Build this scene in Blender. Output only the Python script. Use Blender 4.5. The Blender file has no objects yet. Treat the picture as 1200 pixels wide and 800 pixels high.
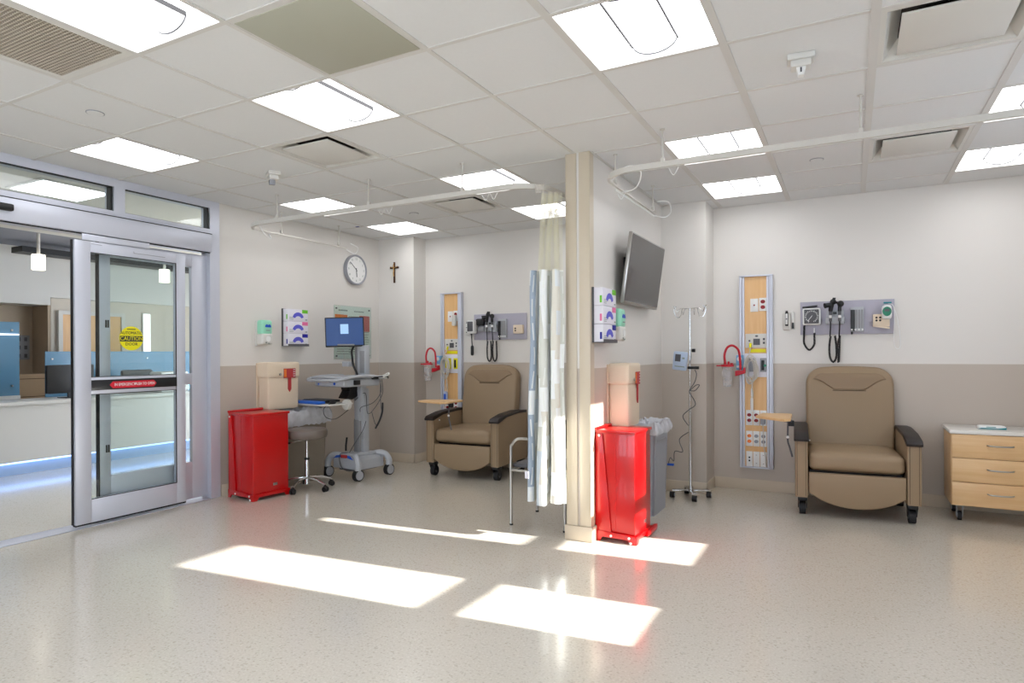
import bpy, bmesh, math, random
from mathutils import Vector, Matrix
random.seed(7)
S = bpy.context.scene
COL = S.collection
PI = math.pi
T = .6096
CZ = 1.3334
H = 2.7458
XL, YB, XW, YF = -5.224, 6.48, 2.0, -3.2
TX0, TY0 = -1.732, 1.8106

# ------------------------------------------------------------------ materials
def lin(c):
    return tuple((v/12.92 if v <= .04045 else ((v+.055)/1.055)**2.4) for v in c)
def rgb(r, g, b): return lin((r/255, g/255, b/255)) + (1,)
MATS = {}
def new_mat(name):
    m = bpy.data.materials.new(name); m.use_nodes = True
    nt = m.node_tree
    return m, nt, nt.nodes['Principled BSDF']
def pm(name, col, rough=.5, metal=0, coat=0, spec=.5, emis=None, es=0, var=0.0, vscale=20, bump=0, bscale=200, sheen=0, alpha=1, trans=0, ior=1.45):
    """principled material with a slight procedural variation"""
    if name in MATS: return MATS[name]
    m, nt, p = new_mat(name)
    c = rgb(*col)
    p.inputs['Base Color'].default_value = c
    p.inputs['Roughness'].default_value = rough
    p.inputs['Metallic'].default_value = metal
    p.inputs['Coat Weight'].default_value = coat
    p.inputs['Specular IOR Level'].default_value = spec
    p.inputs['IOR'].default_value = ior
    if sheen: p.inputs['Sheen Weight'].default_value = sheen
    if trans: p.inputs['Transmission Weight'].default_value = trans
    if alpha < 1: p.inputs['Alpha'].default_value = alpha
    if emis:
        p.inputs['Emission Color'].default_value = rgb(*emis); p.inputs['Emission Strength'].default_value = es
    tc = nt.nodes.new('ShaderNodeTexCoord')
    if var:
        n = nt.nodes.new('ShaderNodeTexNoise'); n.inputs['Scale'].default_value = vscale; n.inputs['Detail'].default_value = 4
        nt.links.new(tc.outputs['Object'], n.inputs['Vector'])
        mx = nt.nodes.new('ShaderNodeMix'); mx.data_type = 'RGBA'
        mx.inputs[6].default_value = tuple(v*(1-var) for v in c[:3])+(1,)
        mx.inputs[7].default_value = tuple(min(1, v*(1+var)) for v in c[:3])+(1,)
        nt.links.new(n.outputs['Fac'], mx.inputs[0]); nt.links.new(mx.outputs[2], p.inputs['Base Color'])
    if bump:
        n = nt.nodes.new('ShaderNodeTexNoise'); n.inputs['Scale'].default_value = bscale; n.inputs['Detail'].default_value = 3
        nt.links.new(tc.outputs['Object'], n.inputs['Vector'])
        b = nt.nodes.new('ShaderNodeBump'); b.inputs['Strength'].default_value = bump; b.inputs['Distance'].default_value = .002
        nt.links.new(n.outputs['Fac'], b.inputs['Height']); nt.links.new(b.outputs['Normal'], p.inputs['Normal'])
    MATS[name] = m
    return m

def wall_mat():
    m, nt, p = new_mat('wall_paint')
    g = nt.nodes.new('ShaderNodeNewGeometry'); s = nt.nodes.new('ShaderNodeSeparateXYZ')
    nt.links.new(g.outputs['Position'], s.inputs[0])
    gt = nt.nodes.new('ShaderNodeMath'); gt.operation = 'GREATER_THAN'; gt.inputs[1].default_value = 1.219
    nt.links.new(s.outputs['Z'], gt.inputs[0])
    mx = nt.nodes.new('ShaderNodeMix'); mx.data_type = 'RGBA'
    mx.inputs[6].default_value = rgb(190, 179, 167); mx.inputs[7].default_value = rgb(221, 217, 211)
    nt.links.new(gt.outputs[0], mx.inputs[0]); nt.links.new(mx.outputs[2], p.inputs['Base Color'])
    n = nt.nodes.new('ShaderNodeTexNoise'); n.inputs['Scale'].default_value = 250
    nt.links.new(g.outputs['Position'], n.inputs['Vector'])
    b = nt.nodes.new('ShaderNodeBump'); b.inputs['Strength'].default_value = .08; b.inputs['Distance'].default_value = .001
    nt.links.new(n.outputs['Fac'], b.inputs['Height']); nt.links.new(b.outputs['Normal'], p.inputs['Normal'])
    p.inputs['Roughness'].default_value = .42
    return m
def floor_mat():
    m, nt, p = new_mat('sheet_floor')
    g = nt.nodes.new('ShaderNodeNewGeometry')
    big = nt.nodes.new('ShaderNodeTexNoise'); big.inputs['Scale'].default_value = 1.3; big.inputs['Detail'].default_value = 4
    vor = nt.nodes.new('ShaderNodeTexVoronoi'); vor.inputs['Scale'].default_value = 110
    n2 = nt.nodes.new('ShaderNodeTexNoise'); n2.inputs['Scale'].default_value = 95; n2.inputs['Detail'].default_value = 2
    for x in (big, vor, n2): nt.links.new(g.outputs['Position'], x.inputs['Vector'])
    r = nt.nodes.new('ShaderNodeValToRGB')
    e = r.color_ramp.elements
    e[0].position = .30; e[0].color = rgb(199, 191, 176); e[1].position = .70; e[1].color = rgb(223, 216, 204)
    a = e.new(.42); a.color = rgb(212, 204, 190); a = e.new(.56); a.color = rgb(213, 206, 193)
    nt.links.new(n2.outputs['Fac'], r.inputs['Fac'])
    r2 = nt.nodes.new('ShaderNodeValToRGB'); e = r2.color_ramp.elements
    e[0].position = 0; e[0].color = (1, 1, 1, 1); e[1].position = 1; e[1].color = (.93, .93, .93, 1)
    nt.links.new(big.outputs['Fac'], r2.inputs['Fac'])
    mx = nt.nodes.new('ShaderNodeMix'); mx.data_type = 'RGBA'; mx.blend_type = 'MULTIPLY'; mx.inputs[0].default_value = 1
    nt.links.new(r.outputs['Color'], mx.inputs[6]); nt.links.new(r2.outputs['Color'], mx.inputs[7])
    sep = nt.nodes.new('ShaderNodeSeparateColor'); nt.links.new(vor.outputs['Color'], sep.inputs[0])
    gt = nt.nodes.new('ShaderNodeMath'); gt.operation = 'GREATER_THAN'; gt.inputs[1].default_value = .93
    nt.links.new(sep.outputs[0], gt.inputs[0])
    m2 = nt.nodes.new('ShaderNodeMix'); m2.data_type = 'RGBA'; m2.inputs[7].default_value = rgb(150, 138, 120)
    ml = nt.nodes.new('ShaderNodeMath'); ml.operation = 'MULTIPLY'; ml.inputs[1].default_value = .28
    nt.links.new(gt.outputs[0], ml.inputs[0]); nt.links.new(ml.outputs[0], m2.inputs[0]); nt.links.new(mx.outputs[2], m2.inputs[6])
    nt.links.new(m2.outputs[2], p.inputs['Base Color'])
    p.inputs['Roughness'].default_value = .24
    p.inputs['Specular IOR Level'].default_value = .55
    p.inputs['Coat Weight'].default_value = .8; p.inputs['Coat Roughness'].default_value = .13
    nb = nt.nodes.new('ShaderNodeTexNoise'); nb.inputs['Scale'].default_value = 9
    nt.links.new(g.outputs['Position'], nb.inputs['Vector'])
    b = nt.nodes.new('ShaderNodeBump'); b.inputs['Strength'].default_value = .05; b.inputs['Distance'].default_value = .004
    nt.links.new(nb.outputs['Fac'], b.inputs['Height'])
    nt.links.new(b.outputs['Normal'], p.inputs['Normal']); nt.links.new(b.outputs['Normal'], p.inputs['Coat Normal'])
    return m
def wood_mat(name, c1, c2, axis='Z', rough=.4):
    m, nt, p = new_mat(name)
    tc = nt.nodes.new('ShaderNodeTexCoord'); mp = nt.nodes.new('ShaderNodeMapping')
    sc = {'X': (1.2, 22, 22), 'Y': (22, 1.2, 22), 'Z': (22, 22, 1.2)}[axis]
    mp.inputs['Scale'].default_value = sc
    nt.links.new(tc.outputs['Object'], mp.inputs[0])
    n = nt.nodes.new('ShaderNodeTexNoise'); n.inputs['Scale'].default_value = 1.6; n.inputs['Detail'].default_value = 5; n.inputs['Distortion'].default_value = .6
    nt.links.new(mp.outputs[0], n.inputs['Vector'])
    r = nt.nodes.new('ShaderNodeValToRGB'); e = r.color_ramp.elements
    e[0].position = .35; e[0].color = rgb(*c1); e[1].position = .65; e[1].color = rgb(*c2)
    nt.links.new(n.outputs['Fac'], r.inputs['Fac']); nt.links.new(r.outputs['Color'], p.inputs['Base Color'])
    p.inputs['Roughness'].default_value = rough
    return m
def glass_mat(name, tint=(235, 245, 243), refl=.10, rough=.0, tintw=0.0):
    """thin pane: see-through with a weak mirror on top"""
    m = bpy.data.materials.new(name); m.use_nodes = True; nt = m.node_tree; nt.nodes.clear()
    o = nt.nodes.new('ShaderNodeOutputMaterial'); tr = nt.nodes.new('ShaderNodeBsdfTransparent'); gl = nt.nodes.new('ShaderNodeBsdfGlossy')
    tr.inputs[0].default_value = rgb(*tint); gl.inputs['Roughness'].default_value = rough
    lw = nt.nodes.new('ShaderNodeLayerWeight'); lw.inputs[0].default_value = .5
    pw = nt.nodes.new('ShaderNodeMath'); pw.operation = 'POWER'; pw.inputs[1].default_value = 4.0; nt.links.new(lw.outputs['Facing'], pw.inputs[0])
    ad = nt.nodes.new('ShaderNodeMath'); ad.operation = 'MULTIPLY_ADD'; ad.inputs[1].default_value = .7; ad.inputs[2].default_value = refl*.4
    nt.links.new(pw.outputs[0], ad.inputs[0])
    mx = nt.nodes.new('ShaderNodeMixShader'); nt.links.new(ad.outputs[0], mx.inputs[0]); nt.links.new(tr.outputs[0], mx.inputs[1]); nt.links.new(gl.outputs[0], mx.inputs[2])
    nt.links.new(mx.outputs[0], o.inputs[0])
    return m
def emit_mat(name, col, s):
    m = bpy.data.materials.new(name); m.use_nodes = True; nt = m.node_tree; nt.nodes.clear()
    o = nt.nodes.new('ShaderNodeOutputMaterial'); e = nt.nodes.new('ShaderNodeEmission')
    e.inputs[0].default_value = rgb(*col); e.inputs[1].default_value = s
    nt.links.new(e.outputs[0], o.inputs[0]); return m
def film_mat(name, col, dens, rough=.25):
    """thin clear plastic film: part see-through, part glossy whitish"""
    m = bpy.data.materials.new(name); m.use_nodes = True; nt = m.node_tree; nt.nodes.clear()
    o = nt.nodes.new('ShaderNodeOutputMaterial'); tr = nt.nodes.new('ShaderNodeBsdfTransparent'); p = nt.nodes.new('ShaderNodeBsdfPrincipled')
    p.inputs['Base Color'].default_value = rgb(*col); p.inputs['Roughness'].default_value = rough; p.inputs['Specular IOR Level'].default_value = .8
    n = nt.nodes.new('ShaderNodeTexNoise'); n.inputs['Scale'].default_value = 14; n.inputs['Detail'].default_value = 3
    tc = nt.nodes.new('ShaderNodeTexCoord'); nt.links.new(tc.outputs['Object'], n.inputs['Vector'])
    ml = nt.nodes.new('ShaderNodeMath'); ml.operation = 'MULTIPLY'; ml.operation = 'MULTIPLY_ADD'; ml.inputs[1].default_value = .5; ml.inputs[2].default_value = dens-.25; ml.use_clamp = True
    nt.links.new(n.outputs['Fac'], ml.inputs[0])
    mx = nt.nodes.new('ShaderNodeMixShader'); nt.links.new(ml.outputs[0], mx.inputs[0]); nt.links.new(tr.outputs[0], mx.inputs[1]); nt.links.new(p.outputs[0], mx.inputs[2])
    nt.links.new(mx.outputs[0], o.inputs[0]); return m

M = {}
M['wall'] = wall_mat(); M['floor'] = floor_mat()
M['ceil'] = pm('ceiling_tile', (222, 223, 223), .9, var=.02, vscale=60, bump=.3, bscale=400)
M['grid'] = pm('ceiling_grid_paint', (210, 208, 204), .5)
M['base'] = pm('vinyl_base', (204, 190, 170), .5, var=.02)
M['guard'] = pm('corner_guard', (206, 193, 172), .35)
M['alu'] = pm('anodised_aluminium', (206, 209, 220), .42, metal=.35, var=.02, vscale=3)
M['alud'] = pm('aluminium_edge', (120, 122, 130), .4, metal=.6)
M['black'] = pm('black_plastic', (24, 24, 26), .45)
M['rubber'] = pm('black_rubber', (30, 30, 32), .7)
M['chrome'] = pm('chrome', (205, 205, 205), .18, metal=1)
M['steel'] = pm('brushed_steel', (176, 174, 170), .3, metal=1)
M['red'] = pm('red_enamel', (186, 2, 6), .28, coat=.3, var=.03, vscale=4)
M['redp'] = pm('red_plastic', (190, 26, 44), .35)
M['white'] = pm('white_plastic', (232, 232, 230), .4)
M['offw'] = pm('off_white_plastic', (214, 212, 206), .4)
M['card'] = pm('white_carton', (226, 224, 232), .55)
M['cream'] = pm('cream_plastic', (222, 204, 180), .45)
M['grey'] = pm('grey_plastic', (150, 152, 158), .45)
M['lgrey'] = pm('cart_grey', (176, 179, 184), .4)
M['dgrey'] = pm('dark_grey_plastic', (84, 84, 88), .45)
M['mgrey'] = pm('cart_mid_grey', (140, 140, 142), .45)
M['taupe'] = pm('taupe_plastic', (136, 126, 112), .5, var=.02)
M['tan'] = pm('tan_vinyl', (148, 127, 101), .42, spec=.4, var=.03, vscale=3, bump=.25, bscale=500)
M['tand'] = pm('tan_vinyl_head_shaded', (143, 121, 96), .42, spec=.4, bump=.25, bscale=500)  # same vinyl, darkened for the shade on the angled head pad
M['seam'] = pm('dark_stitching', (74, 58, 42), .7)
M['armcap'] = pm('dark_urethane', (30, 22, 22), .42)
M['maple'] = wood_mat('maple_laminate', (222, 180, 128), (230, 192, 142), 'X')
M['maplev'] = wood_mat('maple_laminate_upright', (222, 174, 116), (230, 186, 130), 'Z')
M['counter'] = pm('white_laminate', (226, 223, 216), .25, coat=.3)
M['stool'] = pm('grey_brown_vinyl', (112, 102, 94), .4, bump=.15)
M['liner'] = film_mat('clear_bin_liner', (226, 228, 234), .74)
M['clear'] = film_mat('clear_canister', (236, 236, 240), .28, .08)
M['glass'] = glass_mat('clear_pane', (246, 250, 249))
M['winglass'] = glass_mat('window_pane', (250, 250, 250))
M['blueglass'] = pm('blue_frosted_panel', (104, 150, 184), .15, trans=.25)
M['lamp'] = emit_mat('troffer_lens', (252, 252, 255), 4.6)
M['lamp2'] = emit_mat('troffer_basket', (252, 252, 255), 3.2)
M['pend'] = emit_mat('pendant_glass', (255, 246, 230), 2.2)
M['led'] = emit_mat('blue_led', (150, 190, 255), 3.0)
M['strip'] = emit_mat('white_led_tube', (250, 250, 255), 2.0)
M['screen'] = pm('blue_screen', (16, 50, 96), .3, emis=(20, 62, 122), es=.35)
M['screenlogo'] = pm('screen_window', (140, 170, 210), .4, emis=(140, 178, 222), es=.5)
M['tvscreen'] = pm('dark_glossy_screen', (40, 36, 34), .15, coat=.2)
M['greenp'] = pm('mint_plastic', (150, 216, 186), .35)
M['mint'] = pm('mint_soap', (108, 200, 156), .3)
M['blue'] = pm('blue_print', (34, 84, 190), .45)
M['navy'] = pm('navy_print', (18, 18, 140), .5)
M['violet'] = pm('violet_print', (92, 92, 200), .5)
M['lime'] = pm('lime_print', (104, 190, 40), .5)
M['pink'] = pm('pink_print', (226, 112, 160), .5)
M['orange'] = pm('orange_print', (236, 124, 52), .5)
M['salmon'] = pm('salmon_print', (206, 108, 104), .5)
M['paper'] = pm('poster_paper', (222, 228, 220), .5)
M['ink'] = pm('dark_ink', (50, 52, 54), .6)
M['greyink'] = pm('grey_ink', (140, 150, 144), .6)
M['redink'] = pm('red_label', (176, 56, 58), .5)
M['yellow'] = pm('yellow_label', (232, 222, 20), .5)
M['lav'] = pm('lavender_panel', (172, 169, 182), .45)
M['gold'] = pm('brass_figure', (190, 150, 90), .35, metal=.7)
M['dwood'] = pm('dark_wood', (70, 40, 26), .5)
M['teal'] = pm('teal_print', (30, 130, 140), .4)
M['green'] = pm('green_plastic', (24, 120, 90), .4)
M['maroon'] = pm('maroon_socket', (140, 22, 30), .45)
M['hub'] = pm('caster_disc', (170, 172, 178), .4)
M['accessp'] = pm('grey_green_panel', (172, 172, 156), .6)
M['vented'] = pm('dark_vent_inside', (52, 50, 48), .8)
M['rail'] = pm('white_rail', (206, 202, 194), .45)
M['cord'] = pm('pale_grey_cord', (206, 200, 190), .5)
M['bluecap'] = pm('blue_vinyl', (40, 96, 190), .4)
M['lobbywall'] = pm('lobby_wall', (214, 206, 194), .6)
M['lobbybrown'] = pm('lobby_brown_wall', (178, 160, 138), .6)
M['lobbyceil'] = pm('lobby_ceiling', (226, 226, 224), .8)
M['lobbydark'] = pm('lobby_coffer', (150, 156, 172), .8)
M['desk'] = pm('desk_laminate', (206, 206, 204), .4)
M['brown'] = pm('brown_cabinet', (184, 160, 132), .5)

# ------------------------------------------------------------------ mesh helper
class B:
    def __init__(s): s.bm = bmesh.new(); s.uv = None
    def _xf(s, vs, m):
        for v in vs: v.co = m @ v.co
    def box(s, x0, x1, y0, y1, z0, z1, bev=0, seg=2, m=None):
        r = bmesh.ops.create_cube(s.bm, size=1)
        vs = r['verts']
        mat = Matrix.Translation(((x0+x1)/2, (y0+y1)/2, (z0+z1)/2)) @ Matrix.Diagonal((abs(x1-x0), abs(y1-y0), abs(z1-z0), 1))
        s._xf(vs, mat)
        if bev:
            es = list({e for v in vs for e in v.link_edges})
            r = bmesh.ops.bevel(s.bm, geom=es, offset=bev, segments=seg, affect='EDGES', profile=.5)
            vs = list({v for f in r['faces'] for v in f.verts})
        if m: s._xf(vs, m)
        return s
    def cyl(s, p0, p1, r, r2=None, seg=16, cap=True):
        p0 = Vector(p0); p1 = Vector(p1); d = p1-p0; L = d.length
        q = d.to_track_quat('Z', 'Y').to_matrix().to_4x4()
        bmesh.ops.create_cone(s.bm, cap_ends=cap, cap_tris=False, segments=seg, radius1=r, radius2=r if r2 is None else r2, depth=L,
                              matrix=Matrix.Translation((p0+p1)/2) @ q)
        return s
    def sph(s, c, r, sc=(1, 1, 1), u=16, v=10):
        bmesh.ops.create_uvsphere(s.bm, u_segments=u, v_segments=v, radius=r, matrix=Matrix.Translation(c) @ Matrix.Diagonal((*sc, 1)))
        return s
    def prism(s, poly, axis, a, b, bev=0, seg=2):
        def P(p, t):
            return {'x': (t, p[0], p[1]), 'y': (p[0], t, p[1]), 'z': (p[0], p[1], t)}[axis]
        lo = [s.bm.verts.new(P(p, a)) for p in poly]; hi = [s.bm.verts.new(P(p, b)) for p in poly]
        n = len(poly); fs = []
        fs.append(s.bm.faces.new(lo)); fs.append(s.bm.faces.new(list(reversed(hi))))
        for i in range(n):
            fs.append(s.bm.faces.new((lo[i], hi[i], hi[(i+1) % n], lo[(i+1) % n])))
        bmesh.ops.recalc_face_normals(s.bm, faces=fs)
        if bev:
            es = list({e for f in fs[:2] for e in f.edges})
            bmesh.ops.bevel(s.bm, geom=es, offset=bev, segments=seg, affect='EDGES', profile=.5)
        return s
    def lathe(s, prof, seg=24, c=(0, 0, 0)):
        rings = []
        for r, z in prof:
            rings.append([s.bm.verts.new((c[0]+r*math.cos(2*PI*k/seg), c[1]+r*math.sin(2*PI*k/seg), c[2]+z)) for k in range(seg)])
        fs = []
        for a, b in zip(rings, rings[1:]):
            for k in range(seg): fs.append(s.bm.faces.new((a[k], a[(k+1) % seg], b[(k+1) % seg], b[k])))
        if prof[0][0] > 1e-6: fs.append(s.bm.faces.new(list(reversed(rings[0]))))
        if prof[-1][0] > 1e-6: fs.append(s.bm.faces.new(rings[-1]))
        bmesh.ops.recalc_face_normals(s.bm, faces=fs)
        return s
    def tube(s, pts, r, seg=8, smooth=0, cap=True):
        P = [Vector(p) for p in pts]
        if smooth:
            Q = []
            for i in range(len(P)-1):
                p0 = P[max(i-1, 0)]; p1 = P[i]; p2 = P[i+1]; p3 = P[min(i+2, len(P)-1)]
                for k in range(smooth):
                    t = k/smooth
                    Q.append(.5*((2*p1)+(p2-p0)*t+(2*p0-5*p1+4*p2-p3)*t*t+(3*p1-p0-3*p2+p3)*t**3))
            Q.append(P[-1]); P = Q
        rings = []; up = Vector((0, 0, 1)); prev = None
        for i, p in enumerate(P):
            t = (P[min(i+1, len(P)-1)]-P[max(i-1, 0)]).normalized()
            if prev is None:
                a = t.orthogonal().normalized()
            else:
                a = prev-t*prev.dot(t)
                a = a.normalized() if a.length > 1e-6 else t.orthogonal().normalized()
            prev = a; b = t.cross(a)
            rings.append([s.bm.verts.new(p+r*(math.cos(2*PI*k/seg)*a+math.sin(2*PI*k/seg)*b)) for k in range(seg)])
        fs = []
        for a, b in zip(rings, rings[1:]):
            for k in range(seg): fs.append(s.bm.faces.new((a[k], a[(k+1) % seg], b[(k+1) % seg], b[k])))
        if cap: fs.append(s.bm.faces.new(list(reversed(rings[0])))); fs.append(s.bm.faces.new(rings[-1]))
        bmesh.ops.recalc_face_normals(s.bm, faces=fs)
        return s
    def strip(s, pts, w, h):
        """rectangular bar swept along a level path: w sideways, h up"""
        P = [Vector(p) for p in pts]; rings = []
        for i, p in enumerate(P):
            t = (P[min(i+1, len(P)-1)]-P[max(i-1, 0)]); t.z = 0; t.normalize(); n = Vector((-t.y, t.x, 0))
            rings.append([s.bm.verts.new(p+n*a+Vector((0, 0, b))) for a, b in ((-w/2, -h/2), (w/2, -h/2), (w/2, h/2), (-w/2, h/2))])
        fs = []
        for a, b in zip(rings, rings[1:]):
            for k in range(4): fs.append(s.bm.faces.new((a[k], a[(k+1) % 4], b[(k+1) % 4], b[k])))
        fs.append(s.bm.faces.new(rings[0])); fs.append(s.bm.faces.new(rings[-1]))
        bmesh.ops.recalc_face_normals(s.bm, faces=fs); return s
    def cushion(s, x0, x1, y0, y1, z0, z1, r=.03, bulge=(0, 0, 0), cuts=12):
        """rounded box whose faces swell outwards"""
        tmp = bmesh.new(); bmesh.ops.create_cube(tmp, size=2)
        bmesh.ops.subdivide_edges(tmp, edges=tmp.edges[:], cuts=cuts, use_grid_fill=True)
        h = Vector(((x1-x0)/2, (y1-y0)/2, (z1-z0)/2)); c = Vector(((x0+x1)/2, (y0+y1)/2, (z0+z1)/2))
        def sp(u): return math.copysign(abs(u)**.75, u) if abs(u) < 1 else u
        for v in tmp.verts:
            n = Vector([max(-1, min(1, sp(t))) for t in v.co])
            p = Vector([n[i]*h[i] for i in range(3)])
            q = Vector([max(-(h[i]-r), min(h[i]-r, p[i])) for i in range(3)])
            d = p-q
            if d.length > 1e-9: p = q+d.normalized()*r
            w = [(1-n[i]**2) for i in range(3)]
            p.x += math.copysign(bulge[0]*w[1]*w[2], n[0])*(abs(n[0]) > .99)
            p.y += math.copysign(bulge[1]*w[0]*w[2], n[1])*(abs(n[1]) > .99)
            p.z += math.copysign(bulge[2]*w[0]*w[1], n[2])*(abs(n[2]) > .99)
            v.co = p+c
        me = bpy.data.meshes.new('t'); tmp.to_mesh(me); tmp.free(); s.bm.from_mesh(me); bpy.data.meshes.remove(me)
        return s
    def text(s, txt, size, c, facing='-y', depth=.0006, roty=0, sx=1):
        """flat lettering centred on c, reading from the side it faces"""
        cu = bpy.data.curves.new('t', 'FONT'); cu.body = txt; cu.size = size; cu.extrude = depth
        cu.align_x = 'CENTER'; cu.align_y = 'CENTER'; cu.resolution_u = 2
        ob = bpy.data.objects.new('t', cu)
        me = bpy.data.meshes.new_from_object(ob)
        R = Matrix.Rotation(PI/2, 4, 'X')
        if facing == '+x': R = Matrix.Rotation(PI/2, 4, 'Z') @ R
        me.transform(Matrix.Translation(c) @ R @ Matrix.Rotation(roty, 4, 'Z') @ Matrix.Diagonal((sx, 1, 1, 1)))
        s.bm.from_mesh(me)
        bpy.data.meshes.remove(me); bpy.data.objects.remove(ob); bpy.data.curves.remove(cu)
        return s
    def disc(s, c, r, axis='y', t=.002, seg=32, sx=1, sz=1):
        poly = [(c[0 if axis != 'x' else 1]+r*sx*math.cos(2*PI*k/seg), c[2 if axis != 'z' else 1]+r*sz*math.sin(2*PI*k/seg)) for k in range(seg)]
        i = {'x': 0, 'y': 1, 'z': 2}[axis]
        return s.prism(poly, axis, c[i]-t/2, c[i]+t/2)
    def rim(s, x0, x1, y0, y1, z0, z1, w):
        """four bars round a rectangle in the level plane, butted so that no faces coincide"""
        s.box(x0, x0+w, y0, y1, z0, z1).box(x1-w, x1, y0, y1, z0, z1)
        return s.box(x0+w, x1-w, y0, y0+w, z0, z1).box(x0+w, x1-w, y1-w, y1, z0, z1)
    def out_each(s, name, mat, parent=None, **k):
        """every loose piece becomes an object of its own"""
        left = set(s.bm.verts); res = []
        while left:
            st = [left.pop()]; isl = set(st)
            while st:
                for e in st.pop().link_edges:
                    for u in e.verts:
                        if u in left: left.discard(u); isl.add(u); st.append(u)
            c = B(); mp = {v: c.bm.verts.new(v.co) for v in isl}
            for f in {f for v in isl for f in v.link_faces}: c.bm.faces.new([mp[v] for v in f.verts])
            res.append(c.out(name, mat, parent, **k))
        s.bm.free(); return res
    def out(s, name, mat, parent=None, loc=(0, 0, 0), rotz=0, ang=35, mods=None):
        me = bpy.data.meshes.new(name); s.bm.to_mesh(me); s.bm.free()
        me.polygons.foreach_set('use_smooth', [True]*len(me.polygons))
        me.set_sharp_from_angle(angle=math.radians(ang))
        me.materials.append(mat)
        o = bpy.data.objects.new(name, me); COL.objects.link(o)
        o.location = loc; o.rotation_euler = (0, 0, rotz)
        if parent: o.parent = parent
        return o

def tag(o, label, cat, group=None, kind=None):
    o['label'] = label; o['category'] = cat
    if group: o['group'] = group
    if kind: o['kind'] = kind
    return o
def thing(name, label, cat, loc=(0, 0, 0), rotz=0, group=None):
    o = bpy.data.objects.new(name, None); COL.objects.link(o); o.empty_display_size = .05
    o.location = loc; o.rotation_euler = (0, 0, rotz)
    return tag(o, label, cat, group)
def struct(b, name, mat, label=None, parent=None):
    o = b.out(name, mat, parent)
    if not parent: o['kind'] = 'structure'
    if label: o['label'] = label
    return o
def copy_tree(o, parent=None):
    c = o.copy(); COL.objects.link(c)
    if parent: c.parent = parent
    for ch in list(o.children): copy_tree(ch, c)
    return c
def arc(cx, cy, r, a0, a1, n=8):
    return [(cx+r*math.cos(a0+(a1-a0)*k/n), cy+r*math.sin(a0+(a1-a0)*k/n)) for k in range(n+1)]
RL = PI/2     # things on a wall that faces +X
RR = -PI/2

# ------------------------------------------------------------------ room shell
struct(B().box(-13.5, XW+.3, YF-.3, 10.5, -.1, 0), 'floor', M['floor'])
DY0, DY1 = .0, 3.955       # entrance opening along the left wall
b = B().box(XL-.14, XL, DY1, YB+.1, 0, H+.15)
b.box(XL-.14, XL, YF, DY0, 0, H+.15)
struct(b, 'wall_left', M['wall'])
struct(B().box(XL-.3, XW+.15, YB, YB+.15, 0, H+.15), 'wall_back', M['wall'])
b = B(); FILL_WIN = [(-4.6, -2.9), (-2.7, -1.0), (-.8, .9)]
b.box(XL-.14, XW+.15, YF-.15, YF, 0, .85).box(XL-.14, XW+.15, YF-.15, YF, 2.55, H+.15)
for a, c in ((XL-.14, -4.6), (-2.9, -2.7), (-1.0, -.8), (.9, XW+.15)): b.box(a, c, YF-.15, YF, .85, 2.55)
struct(b, 'wall_front', M['wall'])
for k, (a, c) in enumerate(FILL_WIN):  # unseen windows added behind the viewer as soft sky fill
    w = struct(B().box(a, c, YF-.10, YF-.095, .85, 2.55), 'window_%d' % (k+6), M['winglass'])
    fb = B()
    for x in (a, (a+c)/2-.025, c-.05): fb.box(x, x+.05, YF-.12, YF-.07, .90, 2.50)
    fb.box(a, c, YF-.12, YF-.07, .85, .90).box(a, c, YF-.12, YF-.07, 2.50, 2.55)
    fb.out('frame', M['alu'], w)
# boxed-out pillars in the corners of both bays
struct(B().box(XL-.05, -4.68, 6.235, YB+.05, 0, H+.1), 'wall_pillar_left', M['wall'])
struct(B().box(-1.75, -1.2, 6.10, YB+.05, 0, H+.1), 'wall_pillar_right', M['wall'])
# right wall with the four window openings that let the sun in
WY = [(3.05, 3.54), (4.275, 4.785)]; WZ = [(1.29, 1.708), (1.797, 2.594)]
b = B()
ys = [YF, WY[0][0], WY[0][1], WY[1][0], WY[1][1], YB+.1]
for k in range(5):
    if k in (1, 3):
        b.box(XW, XW+.06, ys[k], ys[k+1], 0, WZ[0][0]); b.box(XW, XW+.06, ys[k], ys[k+1], WZ[0][1], WZ[1][0]); b.box(XW, XW+.06, ys[k], ys[k+1], WZ[1][1], H+.15)
    elif k == 0:
        b.box(XW, XW+.06, -.25, ys[1], 0, H+.15); b.box(XW, XW+.06, YF, -2.8, 0, H+.15)
        b.box(XW, XW+.06, -2.8, -.25, 0, .95); b.box(XW, XW+.06, -2.8, -.25, 2.55, H+.15)
    else: b.box(XW, XW+.06, ys[k], ys[k+1], 0, H+.15)
struct(b, 'wall_right', M['wall'])
n = 0
for (a, c) in WY:
    for (z0, z1) in WZ:
        n += 1
        w = B().box(XW+.028, XW+.032, a, c, z0, z1)
        w = struct(w, 'window_%d' % n, M['winglass'])
for k, (a, c) in enumerate(((-2.8, -1.55), (-1.50, -.25))):  # unseen window pair, added to throw daylight onto the left wall and ceiling
    w = struct(B().box(XW+.028, XW+.032, a, c, .95, 2.55), 'window_%d' % (k+10), M['winglass'])
    fb = B()
    for y in (a, (a+c)/2-.02, c-.04): fb.box(XW+.005, XW+.05, y, y+.04, .99, 2.51)
    fb.box(XW+.005, XW+.05, a, c, .95, .99).box(XW+.005, XW+.05, a, c, 2.51, 2.55)
    fb.out('frame', M['alu'], w)
struct(B().box(XW+.0, XW+.06, -1.55, -1.50, .95, 2.55), 'trim_4', M['alu'])
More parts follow.
